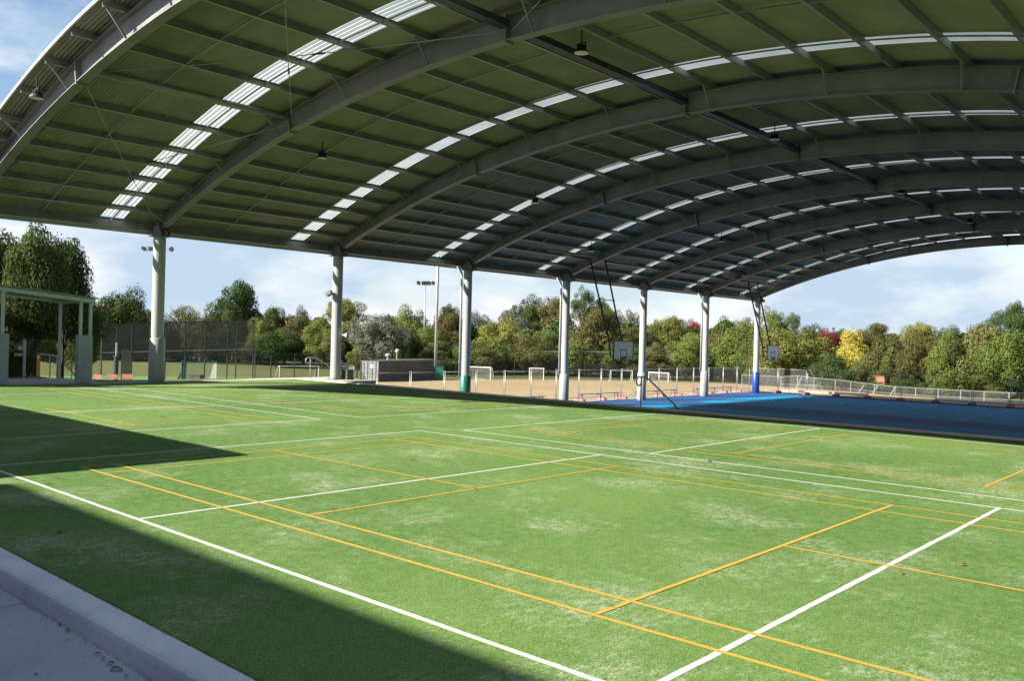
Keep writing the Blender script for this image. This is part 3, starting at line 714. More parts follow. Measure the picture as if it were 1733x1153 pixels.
# ------------------------------------------------------------------ small mint-green shelter at left
t = empty('walkway_shelter', (-20, 7.5, 0), 'mint green steel walkway shelter with flat roof at the left edge', 'shelter')
def zt_(y_): return 3.30 - (y_ - 6.06) * 0.088
b = MB(); b.prism([(2.1, zt_(2.1) + 0.01), (9.2, zt_(9.2) + 0.01), (9.2, zt_(9.2) + 0.05), (2.1, zt_(2.1) + 0.05)], -22.1, -18.95, 'x'); b.build('roof_panel', M['roof'], t)
b = MB()
for x in (-19.08, -21.85): b.bar((x, 2.2, zt_(2.2) - 0.085), (x, 9.12, zt_(9.12) - 0.085), 0.07, 0.14)
for y_ in (2.25, 4.2, 6.1, 7.6, 9.0): b.bar((-19.13, y_, zt_(y_) - 0.10), (-21.8, y_, zt_(y_) - 0.10), 0.07, 0.13)
b.build('roof_beam', M['mint'], t)
for (x, y_, pad) in ((-19.08, 6.1, 1), (-19.15, 8.66, 1), (-19.15, 9.0, 0), (-21.2, 8.72, 0), (-21.2, 6.1, 0), (-19.08, 3.2, 0), (-21.2, 3.2, 0)):
    h_ = zt_(y_) - 0.16; b = MB(); b.box((x, y_, h_ / 2), (0.095, 0.095, h_)); p = b.build('post', M['mint'], t)
    if pad:
        b = MB(); b.box((x, y_ + (0.14 if y_ > 8 else 0), 0.85), (0.28, 0.50 if y_ > 8 else 0.34, 1.7)); tag(b.build('post_pad', M['mint_pad'], p), 'grey green padding around the post')
b = MB(); b.bar((-20.6, 6.4, zt_(6.4) - 0.20), (-20.6, 7.7, zt_(7.7) - 0.20), 0.12, 0.05); b.build('tube_light', M['white'], t)

# ------------------------------------------------------------------ temporary construction fence round the blue court
def place(px, py, D): p = at_d(px, py, D); return p.x, p.y
XF = -19.75
posts1 = [22.8, 25.0, 27.35, 29.75, 32.05, 34.35, 36.7, 38.95, 41.3, 43.6, 45.9, 48.2, 50.6, 52.95, 55.2, 57.5, 59.8, 62.0]
row1 = [(XF, y_) for y_ in posts1]
row2 = [(XF + 0.15, 62.15)] + [(XF + 2.4 + i * 2.38, 62.15 + 0.03 * (i % 2)) for i in range(10)]
def panel(p, q, label, grp):
    a = Vector((p[0], p[1], 0)); b = Vector((q[0], q[1], 0)); d = (b - a).normalized(); a += d * 0.05; b -= d * 0.05
    zb = ZL + 0.12; ztp = 0.13
    t = empty('temporary_fence', (a.x, a.y, zb), label, 'fence panel', grp)
    f = MB()
    for e in (a, b): f.tube([(e.x, e.y, ZL + 0.02), (e.x, e.y, ztp + 0.08)], 0.019, 8)
    f.tube([(a.x, a.y, ztp), (b.x, b.y, ztp)], 0.019, 8); f.tube([(a.x, a.y, zb + 0.05), (b.x, b.y, zb + 0.05)], 0.019, 8)
    m = (a + b) / 2
    f.build('frame', M['galv'], t, smooth=True)
    g_ = MB(); g_.add([(a.x, a.y, zb + 0.07), (b.x, b.y, zb + 0.07), (b.x, b.y, ztp - 0.02), (a.x, a.y, ztp - 0.02)], [(0, 1, 2, 3)]); g_.build('wire_mesh', M['chain_light'], t, fix=False)

for i in range(len(row1) - 1):
    panel(row1[i], row1[i + 1], ORD[i + 1] + ' galvanised temporary fence panel from the left, behind the white columns', 'temporary fence panels behind the columns')
for i in range(len(row2) - 1):
    panel(row2[i], row2[i + 1], ORD[i + 1] + ' temporary fence panel from the left along the far side of the blue court', 'temporary fence panels along the far court side')
def fence_block(x, y_, rz, mat, label, grp):
    b = MB(); b.prism([(-0.36, 0.0), (0.36, 0.0), (0.33, 0.13), (0.20, 0.16), (-0.20, 0.16), (-0.33, 0.13)], -0.12, 0.12)
    for s in (-0.12, 0.12): b.lathe([(0.045, 0.15), (0.045, 0.19), (0.03, 0.19)], (s, 0, 0), 10)
    o = b.build('ballast_block', M[mat]); o.location = (x, y_, ZL - 0.012); o.rotation_euler = (0, 0, rz); tag(o, label, 'fence block', grp)
for i, (x, y_) in enumerate(row1[5:]):
    fence_block(x + 0.06, y_, 0.1 * ((i * 7) % 5 - 2), 'pink', ORD[i + 1] + ' faded pink fence block from the left behind the white columns', 'pink fence blocks behind the columns')
for i, (x, y_) in enumerate(row2[1:]):
    fence_block(x, y_ - 0.05, 1.57 + 0.1 * ((i * 5) % 5 - 2), 'magenta', ORD[i + 1] + ' magenta fence block from the left on the far side of the blue court', 'magenta fence blocks across the court')

# aluminium benches beside the court
def court_bench(ya, yb, label):
    x = -19.25; t = empty('court_bench', (x, ya, ZL), label, 'bench', 'aluminium benches beside the blue court')
    s = MB()
    for dx in (-0.13, 0.0, 0.13): s.box((x + dx, (ya + yb) / 2, ZL + 0.44), (0.12, yb - ya, 0.035))
    s.build('seat', M['alu'], t)
    for y_ in (ya + 0.3, (ya + yb) / 2, yb - 0.3):
        l = MB(); l.bar((x - 0.17, y_, ZL), (x - 0.12, y_, ZL + 0.42), 0.04, 0.04); l.bar((x + 0.17, y_, ZL), (x + 0.12, y_, ZL + 0.42), 0.04, 0.04); l.bar((x - 0.14, y_, ZL + 0.40), (x + 0.14, y_, ZL + 0.40), 0.04, 0.04); l.build('leg', M['alu'], t)
court_bench(33.0, 35.0, 'short visible length of aluminium bench left of the fourth column')
court_bench(38.2, 42.6, 'aluminium bench just left of the fifth column')
court_bench(44.4, 49.6, 'aluminium bench between the fifth and sixth columns')
court_bench(52.2, 57.9, 'aluminium bench between the sixth column and the blue padded column')
b = MB()
for (pa, pb) in (((-17.5, 63.2), (-11.0, 64.4)), ((-6, 64.0), (6, 64.6))): b.bar((pa[0], pa[1], ZL + 0.12), (pb[0], pb[1], ZL + 0.12), 0.20, 0.14)
tag(b.build('timber_edging', M['white']), 'white painted rail lying on the dry ground beyond the court corner', 'edging')

# ------------------------------------------------------------------ far field: goals, container, towers, fences
def gz(px, D): p = at_d(px, 600, D); return p.x, p.y, G(p.x, p.y)
def goal(px0, px1, D0, D1, h, depth, label, grp='portable goals on the field', netting=True):
    a = Vector(gz(px0, D0)); b = Vector(gz(px1, D1)); z = min(a.z, b.z); a.z = b.z = z
    t = empty('football_goal', tuple(a), label, 'goal', grp)
    d = (b - a).normalized(); back = Vector((-d.y, d.x, 0)); 
    if back.dot(a - CAMP) < 0: back = -back
    up = Vector((0, 0, h)); f = MB(); r = 0.055
    f.tube([a, a + up], r, 8); f.tube([b, b + up], r, 8); f.tube([a + up - d * r, b + up + d * r], r, 8); f.build('goal_frame', M['white'], t)
    s = MB()
    for e in (a, b):
        s.tube([e + up, e + up + back * depth * 0.35], 0.03, 6); s.tube([e + up + back * depth * 0.35, e + back * depth + Vector((0, 0, 0.03))], 0.03, 6); s.tube([e + Vector((0, 0, 0.03)), e + back * depth + Vector((0, 0, 0.03))], 0.03, 6)
    s.tube([a + back * depth + Vector((0, 0, 0.03)), b + back * depth + Vector((0, 0, 0.03))], 0.03, 6); s.build('back_stay', M['white'], t)
    if netting:
        n = MB(); q0 = [a + up * 0.98, b + up * 0.98]; q1 = [e + up * 0.97 + back * depth * 0.35 for e in (a, b)]; q2 = [e + back * depth * 0.98 + Vector((0, 0, 0.05)) for e in (a, b)]
        n.add([q0[0], q0[1], q1[1], q1[0], q2[0], q2[1]], [(0, 1, 2, 3), (3, 2, 5, 4)])
        for i in (0, 1): e = (a, b)[i]; n.add([e + Vector((0, 0, 0.04)), q0[i], q1[i], q2[i]], [(0, 1, 2, 3)])
        n.build('net', M['netting'], t, fix=False)
    return t
goal(474, 540, 97, 99, 1.75, 1.3, 'white football goal left of the second column, behind the pale handrail', netting=False)
goal(574, 600, 100, 103, 1.75, 1.3, 'narrow white football goal between the second column and the shipping container')
goal(796, 831, 111, 110, 1.65, 1.5, 'white football goal right of the green padded column')
goal(897, 921, 113, 113, 1.6, 1.3, 'white football goal between the third and fourth columns')
goal(1035, 1071, 115, 116, 1.5, 0.8, 'white football goal under the nearer basketball backboard', netting=False)
goal(1099, 1132, 117, 116, 1.35, 1.3, 'white football goal just right of the fifth column')
# hockey goal with teal boards
a = Vector(gz(317, 96)); b = Vector(gz(367, 98)); a.z = b.z = min(a.z, b.z)
t = goal(317, 367, 96, 98, 1.95, 1.2, 'hockey goal with teal side boards behind the tall black fence', 'hockey goals'); t['category'] = 'hockey goal'; t.name = 'hockey_goal'
d = (b - a).normalized(); bk = Vector((-d.y, d.x, 0)); bk = bk if bk.dot(a - CAMP) > 0 else -bk
m_ = MB(); m_.bar(a + Vector((0, 0, 2.12)) - d * 0.6, b + Vector((0, 0, 2.12)), 0.06, 0.16); m_.bar(a - d * 0.35 + Vector((0, 0, 1.1)) + bk * 0.3, a - d * 0.36 + Vector((0, 0, 1.11)) + bk * 0.32 + Vector((0, 0, 0)), 0.5, 2.1)
m_.prism([(a.x - d.x * 0.65, a.y - d.y * 0.65), (a.x - d.x * 0.12, a.y - d.y * 0.12), (a.x - d.x * 0.12 + bk.x * 0.05, a.y - d.y * 0.12 + bk.y * 0.05), (a.x - d.x * 0.65 + bk.x * 0.05, a.y - d.y * 0.65 + bk.y * 0.05)], a.z, a.z + 2.1, 'z')
m_.build('side_board', M['teal'], t)
x, y_, z = gz(333, 88); z += 0.25; m_ = MB(); m_.box((x, y_, z + 0.42), (1.15, 0.8, 0.85), Matrix.Rotation(0.6, 3, 'Z')); m_.box((x, y_, z + 0.86), (1.2, 0.86, 0.04), Matrix.Rotation(0.6, 3, 'Z'))
tag(m_.build('equipment_box', M['cont_dark']), 'low dark equipment box in front of the hockey goal', 'box')
# shipping container
ca = Vector(gz(608, 100)); cb = Vector(gz(642, 98)); cc_ = Vector(gz(739, 108)); zc = -3.2
d1 = Vector((cb.x - ca.x, cb.y - ca.y, 0)); W1 = 2.44; 
e2 = Vector((cc_.x - cb.x, cc_.y - cb.y, 0)); L2 = e2.length; e2.normalize(); e1 = Vector((-e2.y, e2.x, 0))
if e1.dot(d1) > 0: e1 = -e1
rz = math.atan2(e2.y, e2.x); Hc = 2.45
t = empty('shipping_container', (cb.x, cb.y, zc), 'charcoal shipping container with grey end doors beside the dry field', 'container')
def cpt(u, v, w): p = Vector((cb.x, cb.y, zc)) + e2 * u + e1 * v; return Vector((p.x, p.y, zc + w))
m_ = MB(); n = 26
poly = []
for i in range(n):
    for k_, off in ((0.0, 0.0), (0.28, 0.0), (0.42, 0.075), (0.72, 0.075), (0.88, 0.0)): poly.append(((i + k_) / n * L2, off))
vs = []; 
for (u, v) in poly: vs.append(cpt(u, v + 0.03, 0.15)); vs.append(cpt(u, v + 0.03, Hc - 0.08))
m_.add(vs, [(2 * i, 2 * i + 2, 2 * i + 3, 2 * i + 1) for i in range(len(poly) - 1)]); m_.build('side_wall', M['cont_dark'], t, fix=False)
m_ = MB(); m_.add([cpt(0, 0.12, 0.1), cpt(L2, 0.12, 0.1), cpt(L2, W1, 0.1), cpt(0, W1, 0.1), cpt(0, 0.12, Hc), cpt(L2, 0.12, Hc), cpt(L2, W1, Hc), cpt(0, W1, Hc)], [(4, 5, 6, 7), (1, 2, 6, 5), (2, 3, 7, 6), (0, 3, 2, 1)]); m_.build('shell', M['cont_dark'], t)
m_ = MB()
for v in (0.03,): m_.bar(cpt(0, v, Hc - 0.04), cpt(L2, v, Hc - 0.04), 0.10, 0.10); 
m_.build('top_rail', M['galv'], t)
m_ = MB()
m_.bar(cpt(0, 0.03, 0.08), cpt(L2, 0.03, 0.08), 0.10, 0.16)
for (u, v) in ((0, 0.03), (L2, 0.03), (0, W1)): m_.bar(cpt(u, v, 0), cpt(u, v, Hc), 0.12, 0.12)
m_.build('frame', M['cont_dark'], t)
for dv, lab in ((0.09, 'door'), (1.25, 'door')):
    m_ = MB(); m_.add([cpt(-0.02, dv, 0.14), cpt(-0.02, dv + 1.12, 0.14), cpt(-0.02, dv + 1.12, Hc - 0.1), cpt(-0.02, dv, Hc - 0.1), cpt(0.03, dv, 0.14), cpt(0.03, dv + 1.12, 0.14), cpt(0.03, dv + 1.12, Hc - 0.1), cpt(0.03, dv, Hc - 0.1)],
        [(0, 1, 2, 3), (4, 7, 6, 5), (0, 4, 5, 1), (3, 2, 6, 7), (0, 3, 7, 4), (1, 5, 6, 2)])
    for w in (0.55, 1.0, 1.5, 2.0): m_.bar(cpt(-0.035, dv + 0.05, w), cpt(-0.035, dv + 1.07, w), 0.02, 0.05)
    dr = m_.build('door', M['cont_grey'], t)
    for off in (0.3, 0.8):
        m_ = MB(); m_.tube([cpt(-0.07, dv + off, 0.16), cpt(-0.07, dv + off, Hc - 0.12)], 0.025, 8); m_.build('lock_rod', M['cont_dark'], dr)
m_ = MB(); m_.bar(cpt(-0.06, 0.95, 1.55), cpt(-0.06, 0.95, 1.95), 0.42, 0.02, up=tuple(e2)); m_.build('notice', M['white'], t)
m_ = MB(); p = cpt(L2 * 0.28, 1.2, Hc); m_.lathe([(0.15, 0), (0.15, 0.3), (0.28, 0.36), (0.34, 0.5), (0.28, 0.66), (0.1, 0.74), (0, 0.75)], tuple(p), 14); m_.build('roof_vent', M['galv'], t)
m_ = MB(); p = cpt(L2 * 0.45, 1.4, Hc); m_.tube([p, p + Vector((0, 0, 1.1))], 0.03, 6); m_.bar(p + Vector((-0.35, 0, 0.95)), p + Vector((0.3, 0, 1.2)), 0.04, 0.05); m_.lathe([(0.0, 0.85), (0.12, 0.85), (0.14, 0.95), (0.14, 1.2), (0.0, 1.28)], tuple(p), 10)
tag(m_.build('weather_station', M['white']), 'small white weather station on the container roof', 'weather station')
x, y_, z = gz(745, 106); m_ = MB(); m_.box((x, y_, z + 0.85), (0.95, 0.95, 1.7), Matrix.Rotation(0.7, 3, 'Z')); m_.box((x, y_, z + 1.72), (1.05, 1.05, 0.05), Matrix.Rotation(0.7, 3, 'Z'))
tag(m_.build('site_locker', M['pad_green']), 'upright green locker at the right end of the container', 'locker')

# light towers
def tower(px, D, ztop, r0, r1, label, heads=None, mat='galv'):
    x, y_, z = gz(px, D); t = empty('light_tower', (x, y_, z), label, 'light tower')
    m_ = MB(); m_.tube([(x, y_, z), (x, y_, z + (ztop - z) * 0.5), (x, y_, ztop)], [r0, (r0 + r1) / 2, r1], 12); m_.build('mast', M[mat], t, smooth=True)
    if heads:
        rt = Vector((ROWS[0][0], ROWS[0][1], 0)).normalized(); hw, lamps, s = heads
        m_ = MB(); m_.bar(Vector((x, y_, ztop)) - rt * hw, Vector((x, y_, ztop)) + rt * hw, 0.12, 0.12); m_.build('crossarm', M[mat], t)
        for o_, tl in lamps:
            p = Vector((x, y_, ztop + s * 0.55)) + rt * o_; m_ = MB()
            m_.box(p, (s, 0.35, s * 0.85), Matrix.Rotation(math.atan2(rt.y, rt.x), 3, 'Z') @ Matrix.Rotation(tl, 3, 'Y')); m_.build('lamp_head', M['dark_fence'] if s < 0.8 else M['box_green'], t)
    return t
zt = at_d(717, 482, 150).z
tower(717, 150, zt, 0.17, 0.08, 'slim distant light tower with a row of green floodlights on its crossarm', (1.35, [(-1.2, 0.0), (-0.35, 0.0), (0.15, 0.1), (0.65, 0.4), (1.35, 0.55)], 0.62))
tower(737.5, 106, 16.5, 0.20, 0.15, 'thick tall pale pole rising out of sight behind the roof edge')
zt = at_d(262, 424, 105).z
tower(263, 105, zt, 0.16, 0.10, 'light tower hidden behind the nearest column, floodlights showing either side', (1.75, [(-1.6, 0.2), (-0.85, 0.0), (1.5, -0.7)], 0.42))

# tall and low fences beyond the terrace
def fence_line(label, pts, ztop, mat_post, mesh_spec, rails, rp=0.06, cat='fence', name='chainlink_fence', grp=None):
    """pts: list of (px, D); ztop function or list of pixel y for the top"""
    P = []
    for (px, D, py) in pts:
        q = at_d(px, py, D); P.append((Vector((q.x, q.y, G(q.x, q.y) - 0.05)), q.z))
    t = empty(name, tuple(P[0][0]), label, cat, grp)
    for b_, zt_ in P:
        m_ = MB(); m_.tube([b_, (b_.x, b_.y, zt_)], rp, 6); m_.build('post', mat_post, t)
    for f in rails:
        m_ = MB()
        for (b0, z0), (b1, z1) in zip(P[:-1], P[1:]):
            m_.bar((b0.x, b0.y, b0.z + (z0 - b0.z) * f[0]), (b1.x, b1.y, b1.z + (z1 - b1.z) * f[0]), rp * 1.0, rp * 1.0)
        m_.build('rail', f[1], t)
    for (f0, f1, mat) in mesh_spec:
        m_ = MB()
        for (b0, z0), (b1, z1) in zip(P[:-1], P[1:]):
            m_.add([(b0.x, b0.y, b0.z + (z0 - b0.z) * f0), (b1.x, b1.y, b1.z + (z1 - b1.z) * f0), (b1.x, b1.y, b0.z + (z1 - b1.z) * f1), (b0.x, b0.y, b0.z + (z0 - b0.z) * f1)], [(0, 1, 2, 3)])
        m_.build('mesh_panel', mat, t, fix=False)
    return t
tall = fence_line('tall black fence hung with brown shadecloth behind the nearest column',
    [(173, 90, 550), (198, 90.5, 549), (224, 91, 548), (254, 91.5, 547), (281, 92, 546), (314, 92.5, 545), (348, 93, 544), (386, 93.5, 543), (401, 94, 543), (430, 94.5, 542)],
    None, M['dark_fence'], [(0.43, 1.0, M['shadecloth']), (0.0, 0.43, M['chain_light'])], [(1.0, M['dark_fence']), (0.54, M['galv']), (0.06, M['dark_fence'])], 0.075)
# solid windscreen panel hanging on it
q0 = at_d(205, 600, 90.2); q1 = at_d(222, 600, 90.4); m_ = MB(); z0 = G(q0.x, q0.y)
m_.add([(q0.x, q0.y, z0 + 0.3), (q1.x, q1.y, z0 + 0.3), (q1.x, q1.y, z0 + 3.4), (q0.x, q0.y, z0 + 3.4)], [(0, 1, 2, 3)]); m_.build('windscreen', M['screen'], tall, fix=False)
fence_line('mid height black chainlink fence between the tall fence and the container',
    [(432, 95, 597), (459, 95.5, 598), (499, 96, 599), (536, 97, 600), (570, 99, 601), (605, 101, 602), (650, 112, 604), (700, 115, 606), (745, 117, 607), (772, 118, 608)],
    None, M['dark_fence'], [(0.0, 1.0, M['chain_dark'])], [(1.0, M['dark_fence']), (0.08, M['dark_fence'])], 0.065)
fence_line('black boundary fence behind the dry field, in front of the trees',
    [(772, 119, 608), (830, 120, 609), (871, 121, 611), (908, 122, 612), (945, 123, 612), (990, 124, 615), (1030, 124, 617), (1070, 125, 618), (1110, 125, 620), (1160, 125, 621), (1210, 125, 622), (1270, 120, 624), (1300, 117, 626)],
    None, M['dark_fence'], [(0.0, 1.0, M['chain_dark'])], [(1.0, M['dark_fence'])], 0.06)
fence_line('high ball-stop net fence behind the fourth to sixth columns',
    [(905, 128, 595), (965, 128, 595), (1050, 129, 596), (1140, 129, 597), (1236, 129, 598)], None, M['dark_fence'], [(0.3, 1.0, M['chain_dark'])], [(1.0, M['galv'])], 0.06, name='ball_stop_fence')
# low white fence leaning along the garden edge
pts = [(1256, 110, 634), (1285, 108, 636), (1322, 106, 638), (1350, 104, 636), (1378, 102, 640), (1414, 99, 643), (1440, 97, 646), (1480, 93, 651), (1515, 90, 655), (1550, 88, 657), (1588, 86, 659), (1626, 84, 661), (1666, 82, 663), (1708, 80, 665), (1750, 78, 667)]
gf_ = fence_line('long low galvanised fence with leaning posts in front of the right-hand trees', pts, None, M['galv'], [(0.0, 1.0, M['chain_light'])], [(1.0, M['galv'])], 0.05, name='garden_fence')
kk = 0
for ch in kids(gf_):
    if ch.name.startswith('post'):
        kk += 1
        if kk in (4, 8, 9): # posts that have been pushed over
            ch.rotation_euler = (0, 0, 0)
for (px, D, py, ln) in ((1353, 103, 640, 0.5), (1459, 95, 652, 0.55), (1482, 92, 654, 0.45), (1512, 90, 656, 0.4)):
    q = at_d(px, py, D); m_ = MB(); rt = Vector((ROWS[0][0], ROWS[0][1], 0)); zb_ = G(q.x, q.y)
    m_.tube([(q.x - rt.x * ln * 0.7, q.y - rt.y * ln * 0.7, zb_), (q.x + rt.x * ln * 0.5, q.y + rt.y * ln * 0.5, q.z + 0.1)], 0.05, 6); m_.build('leaning_stay', M['galv'], gf_)
fence_line('second lower wire fence just behind the long galvanised fence', [(px, D + 5, py + 12) for (px, D, py) in pts[2::2]], None, M['galv'], [(0.0, 1.0, M['chain_light'])], [(1.0, M['galv'])], 0.04, name='wire_fence')
fence_line('low black park fence beneath the big tree at left',
    [(-20, 62, 596), (22, 62, 596), (48, 62, 598), (85, 64, 601), (97, 66, 603), (122, 68, 606), (128, 70, 606), (150, 74, 607), (172, 80, 606)], None, M['dark_fence'], [(0.0, 1.0, M['chain_dark'])], [(1.0, M['galv'])], 0.04, name='park_fence')

# red benches, bollards, padded pole, signpost at left
def red_bench(px, D, rz, label):
    x, y_, z = gz(px, D); z += 0.40; t = empty('park_bench', (x, y_, z), label, 'bench', 'red park benches')
    R_ = Matrix.Rotation(rz, 3, 'Z'); o_ = Vector((x, y_, z))
    s = MB()
    for k_ in range(3): s.box(o_ + R_ @ Vector((0, -0.2 + 0.14 * k_, 0.45)), (0.92, 0.11, 0.03), R_)
    s.build('seat', M['red'], t)
    s = MB()
    for k_ in range(3): s.box(o_ + R_ @ Vector((0, 0.24, 0.60 + 0.13 * k_)), (0.92, 0.03, 0.11), R_)
    s.build('backrest', M['red'], t)
    for sx in (-0.38, 0.38):
        l = MB(); l.bar(o_ + R_ @ Vector((sx, 0.27, 0)), o_ + R_ @ Vector((sx, 0.27, 0.92)), 0.05, 0.05); l.bar(o_ + R_ @ Vector((sx, -0.22, 0)), o_ + R_ @ Vector((sx, -0.22, 0.43)), 0.05, 0.05); l.build('leg', M['red'], t)
vd = math.atan2(ROWS[0][1], ROWS[0][0])
q0 = gz(150, 80); q1 = gz(236, 80); m_ = MB(); m_.bar((q0[0], q0[1], q0[2] + 0.0), (q1[0], q1[1], q1[2] + 0.0), 3.2, 1.1); tag(m_.build('bench_slab', M['pale_conc']), kind='structure')
red_bench(163, 80, vd - 0.35, 'leftmost of the three small red slatted benches')
red_bench(189, 80, vd - 0.05, 'middle of the three small red slatted benches')
red_bench(214, 80, vd - 0.05, 'rightmost of the three red benches, next to the nearest column')
x, y_, z = gz(197, 85); t = empty('padded_goal_post', (x, y_, z), 'slim navy padded pole standing behind the middle red bench', 'pole')
m_ = MB(); m_.tube([(x, y_, z), (x, y_, z + 4.1)], 0.09, 10); m_.build('pole', M['galv'], t); m_ = MB(); m_.tube([(x, y_, z + 0.1), (x, y_, z + 2.9)], 0.20, 12); m_.build('pad', M['navy'], t)
for i, px in enumerate((47, 55.5, 65)):
    x, y_, z = gz(px, 66); zb_ = at_d(px, 628, 66).z; m_ = MB(); m_.tube([(x, y_, z - 0.3), (x, y_, zb_ + 0.95)], 0.13, 12); m_.lathe([(0.13, 0), (0.09, 0.05), (0, 0.07)], (x, y_, zb_ + 0.95), 12)
    tag(m_.build('bollard', M['orange']), ['leftmost of three orange posts by the big tree', 'middle orange post by the big tree', 'rightmost orange post, nearest the big tree trunk'][i], 'bollard', 'orange posts')
p0 = on_x(40, 645, -23.5); t = empty('sign_post', (p0.x, p0.y, 0), 'short pale signpost beside the flowering bush', 'sign')
m_ = MB(); m_.box((p0.x, p0.y, 0.72), (0.09, 0.09, 1.46)); m_.build('post', M['mint'], t)
m_ = MB(); m_.box((p0.x - 0.05, p0.y - 0.16, 0.86), (0.03, 0.34, 0.10)); m_.box((p0.x - 0.05, p0.y - 0.10, 1.12), (0.03, 0.22, 0.14)); m_.build('sign_plate', M['white'], t)

# ------------------------------------------------------------------ vegetation
def leaf_cloud(seed, shape, lobes, leaves, leaf):
    """unit crown: z 0..1, radius about 0.5, made of many small bent leaf sprays on overlapping lobes"""
    R_ = random.Random(seed); mb = MB(); L = []
    for i in range(lobes):
        for _ in range(60):
            x, y, z = R_.uniform(-1, 1), R_.uniform(-1, 1), R_.uniform(-1, 1)
            r = math.sqrt(x * x + y * y + z * z)
            if r > 1: continue
            if shape == 'dome' and (z < -0.55 or r < 0.45): continue
            if shape == 'spread' and (z < 0.0 or r < 0.5): continue
            if shape == 'column' and math.hypot(x, y) > 0.75 * (1 - 0.45 * z): continue
            if shape == 'airy' and r < 0.35: continue
            if shape == 'bush' and z < -0.8: continue
            break
        s = {'dome': 0.78, 'spread': 0.80, 'column': 0.74, 'airy': 0.84, 'bush': 0.76}[shape]
        rl = R_.uniform(0.11, 0.21) if shape != 'airy' else R_.uniform(0.08, 0.15)
        if i % 4 == 3 and shape != 'airy': s = 0.98; rl = R_.uniform(0.06, 0.10)
        if shape == 'spread': c = (x * 0.5 * s, y * 0.5 * s, 0.30 + z * 0.55)
        else: c = (x * 0.5 * s, y * 0.5 * s, 0.5 + z * 0.5 * s)
        L.append((c, rl, R_.uniform(0.75, 1.15)))
    if shape in ('dome', 'bush', 'column'):
        L.append(((0, 0, 0.45), 0.30, 1.0)); L.append(((0, 0, 0.62), 0.25, 1.0))
    tot = sum(l[1] ** 2 for l in L)
    for (c, rl, sq) in L:
        n = int(leaves * rl * rl / tot)
        if shape != 'airy' and rl < 0.105: n = int(n * 1.3)
        for _ in range(n):
            z = R_.uniform(-0.85, 1); a = R_.uniform(0, 6.2832); q = math.sqrt(max(0, 1 - z * z)); rr = rl * (R_.uniform(0.72, 1.08) + (0.22 if R_.random() < 0.06 else 0))
            n_ = Vector((q * math.cos(a), q * math.sin(a), z)); p = Vector(c) + Vector((n_.x * rr, n_.y * rr, n_.z * rr * sq))
            d = (n_ + Vector((R_.uniform(-1, 1), R_.uniform(-1, 1), R_.uniform(-1, 1))) * 0.6).normalized()
            t1 = d.cross(Vector((R_.uniform(-1, 1), R_.uniform(-1, 1), R_.uniform(-1, 1)))).normalized(); t2 = d.cross(t1)
            w = leaf * R_.uniform(0.5, 1.25); h = w * R_.uniform(0.5, 0.9)
            mb.add([p - t1 * w, p - t2 * h + d * w * 0.2, p + t1 * w, p + t2 * h + d * w * 0.2], [(0, 1, 2, 3)])
    return mb.mesh('crown_' + shape, LEAF['dark'])
SH = {}
def get_shape(key):
    if key not in SH:
        sh, sd_ = key[:-1], int(key[-1])
        cfg = {'dome': (40, 21000, 0.0145), 'spread': (30, 15000, 0.0145), 'column': (36, 18000, 0.015), 'airy': (40, 13000, 0.013), 'bush': (36, 19000, 0.0155), 'big': (60, 26000, 0.0155)}[sh]
        SH[key] = leaf_cloud(sd_ * 17 + 5, 'dome' if sh == 'big' else sh, *cfg)
    return SH[key]
def trunk_mesh(seed, airy=False):
    R_ = random.Random(seed); mb = MB()
    mb.tube([(0, 0, 0), (R_.uniform(-0.02, 0.02), R_.uniform(-0.02, 0.02), 0.3), (R_.uniform(-0.04, 0.04), 0, 0.6), (R_.uniform(-0.05, 0.05), R_.uniform(-0.05, 0.05), 0.92)], [0.030, 0.024, 0.016, 0.004], 7)
    for k in range(9):
        z = R_.uniform(0.22, 0.66); a = R_.uniform(0, 6.28); r = R_.uniform(0.2, 0.36); dz = R_.uniform(0.12, 0.3)
        mb.tube([(0, 0, z), (r * 0.45 * math.cos(a), r * 0.45 * math.sin(a), z + dz * 0.55), (r * math.cos(a + 0.2), r * math.sin(a + 0.2), z + dz)], [0.014, 0.009, 0.003], 5)
    return mb.mesh('trunk_limbs', M['bark'], True)
TR = [trunk_mesh(s) for s in (1, 2, 3)]
tcount = [0]
def tree(px, py_top, hw, py_bot, D, shape, col, label, name='gum_tree', group='trees beyond the field', trunk_dark=False):
    tcount[0] += 1; rr = random.Random(tcount[0] * 13)
    top = at_d(px, py_top, D); bot = at_d(px, py_bot, D); zg = G(top.x, top.y)
    w = 2 * hw * D / FPX * 1.06; zb = max(zg + 0.05, bot.z); h = (top.z - zb)
    t = empty(name, (top.x, top.y, zg), label, 'tree', group, rz=rr.uniform(0, 6.28))
    c = bpy.data.objects.new('crown', get_shape(shape)); COL.objects.link(c); c.parent = t
    c.location = (0, 0, zb - zg); c.scale = (w, w, h * 1.03)
    c.material_slots[0].link = 'OBJECT'; c.material_slots[0].material = LEAF[col]
    k = bpy.data.objects.new('trunk', TR[tcount[0] % 3]); COL.objects.link(k); k.parent = t
    H = top.z - zg; k.scale = (w * 0.9, w * 0.9, H * 0.97); k.location = (0, 0, 0)
    if trunk_dark: k.material_slots[0].link = 'OBJECT'; k.material_slots[0].material = M['bark_dark']
    return t
